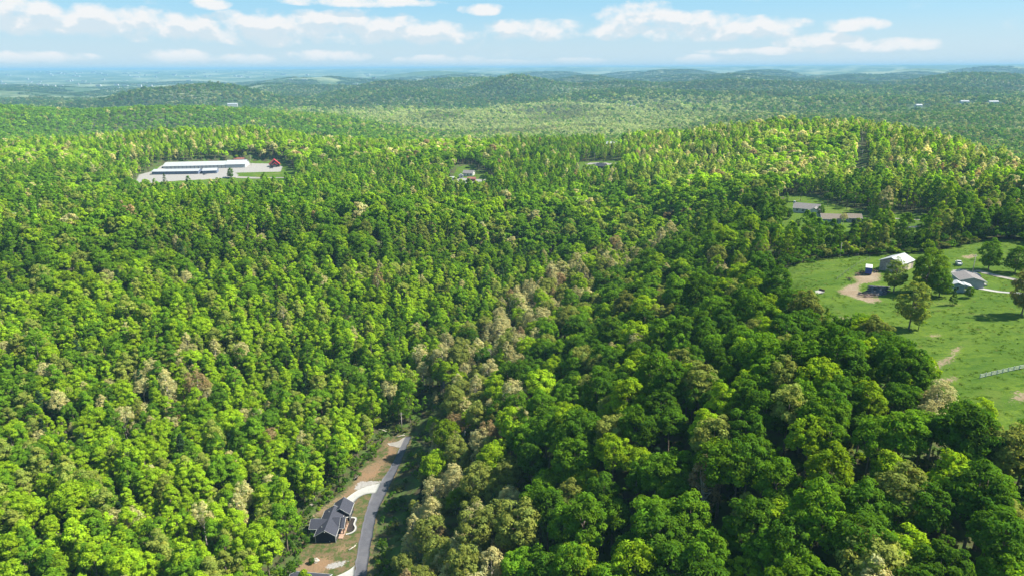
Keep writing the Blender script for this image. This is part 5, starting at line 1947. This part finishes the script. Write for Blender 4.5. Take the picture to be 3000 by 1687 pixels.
lone('open2', 2896, 790, 14.5, 1.0, GREEN, 'field_tree', 'round bright green tree behind the grey garage')
lone('open2', 2972, 800, 13, 1.1, GREEN * .9, 'field_tree', 'round green tree behind the lane right of the garage')
lone('bud0', 2468, 662, 8, 1.3, TAN * .85 + ROSE * .2, 'field_tree', 'tan budding tree in front of the low shingled house')
lone('open2', 2405, 634, 8, 1.0, GREEN, 'field_tree', 'round green tree at the corner of the white garage')
lone('open2', 2230, 640, 10, 1.0, DEEP, 'field_tree', 'dark round tree at the edge of the house lawn')
lone('slim3', 1768, 478, 13, 1.1, OLIVE, 'field_tree', 'pale tree standing alone on the far farm lane')
lone('open2', 676, 523, 13, .8, GREEN, 'field_tree', 'single tree standing in front of the storage lot')
lone('fir1', 484, 540, 11, 1.2, GREEN * .6, 'field_tree', 'pointed evergreen before the low storage building')
lone('open2', 2665, 655, 6, 1.0, DEEP, 'field_tree', 'small round tree on the bright lawn')
for px, py, hh, nm in [(985, 1500, 2.2, 'round shrub behind the navy house'), (914, 1650, 2.4, 'dark round shrub beside the pale boulder')]:
    lone('open2', px, py, hh, 1.3, DEEP, 'shrub', nm)['category'] = 'shrub'

for px, py, hh, ky, tc, lab in [(2308, 642, 8, 'open2', DEEP, 'dark round tree at the outer corner of the chimneyed house lawn'), (2336, 670, 6.5, 'open0', DEEP * .9, 'small dark tree on the lawn before the chimneyed house'),
                                (2356, 694, 8, 'open2', OLIVE * .8, 'olive tree on the lower lawn below the chimneyed house'), (2300, 606, 10, 'slim2', GREEN, 'upright tree behind the lawn left of the tall chimney'),
                                (2398, 704, 9, 'open2', GREEN * .9, 'green tree in the belt below the low shingled house'), (2452, 712, 10, 'slim0', YELLOW * .8, 'yellow-green tree in front of the low shingled house'),
                                (2424, 606, 10, 'broad1', GREEN * .8, 'broad tree behind the white garage of the chimneyed house'), (2535, 690, 11, 'open2', GREEN, 'rounded tree at the lane end beside the brown-roofed outbuilding'),
                                (2480, 612, 11, 'broad3', DEEP, 'dark tree behind the low shingled house'), (2345, 590, 11, 'broad0', GREEN * .9, 'tall tree directly behind the tall chimney'),
                                (2518, 622, 12, 'broad4', GREEN, 'tall tree behind the brown-roofed outbuilding')]:
    lone(ky, px, py, hh, 1.05, tc, 'field_tree', lab)

# ------------------------------------------------------------------ haze


def build_haze():
    b = MB().box(-36500, 36500, -3500, 36500, -40, 190)
    o = b.build('haze', None)
    m = bpy.data.materials.new('haze_air')
    m.use_nodes = True
    nt = m.node_tree
    nt.nodes.clear()
    out = N(nt, 'ShaderNodeOutputMaterial')
    pv = N(nt, 'ShaderNodeVolumePrincipled')
    pv.inputs['Color'].default_value = (0.225, 0.42, 0.63, 1)
    pv.inputs['Density'].default_value = 0.95e-4
    pv.inputs['Anisotropy'].default_value = 0.0
    nt.links.new(pv.outputs[0], out.inputs['Volume'])
    o.data.materials.append(m)
    tag(o, 'thin blue haze over the distant hills', 'haze', None, 'stuff')


build_haze()
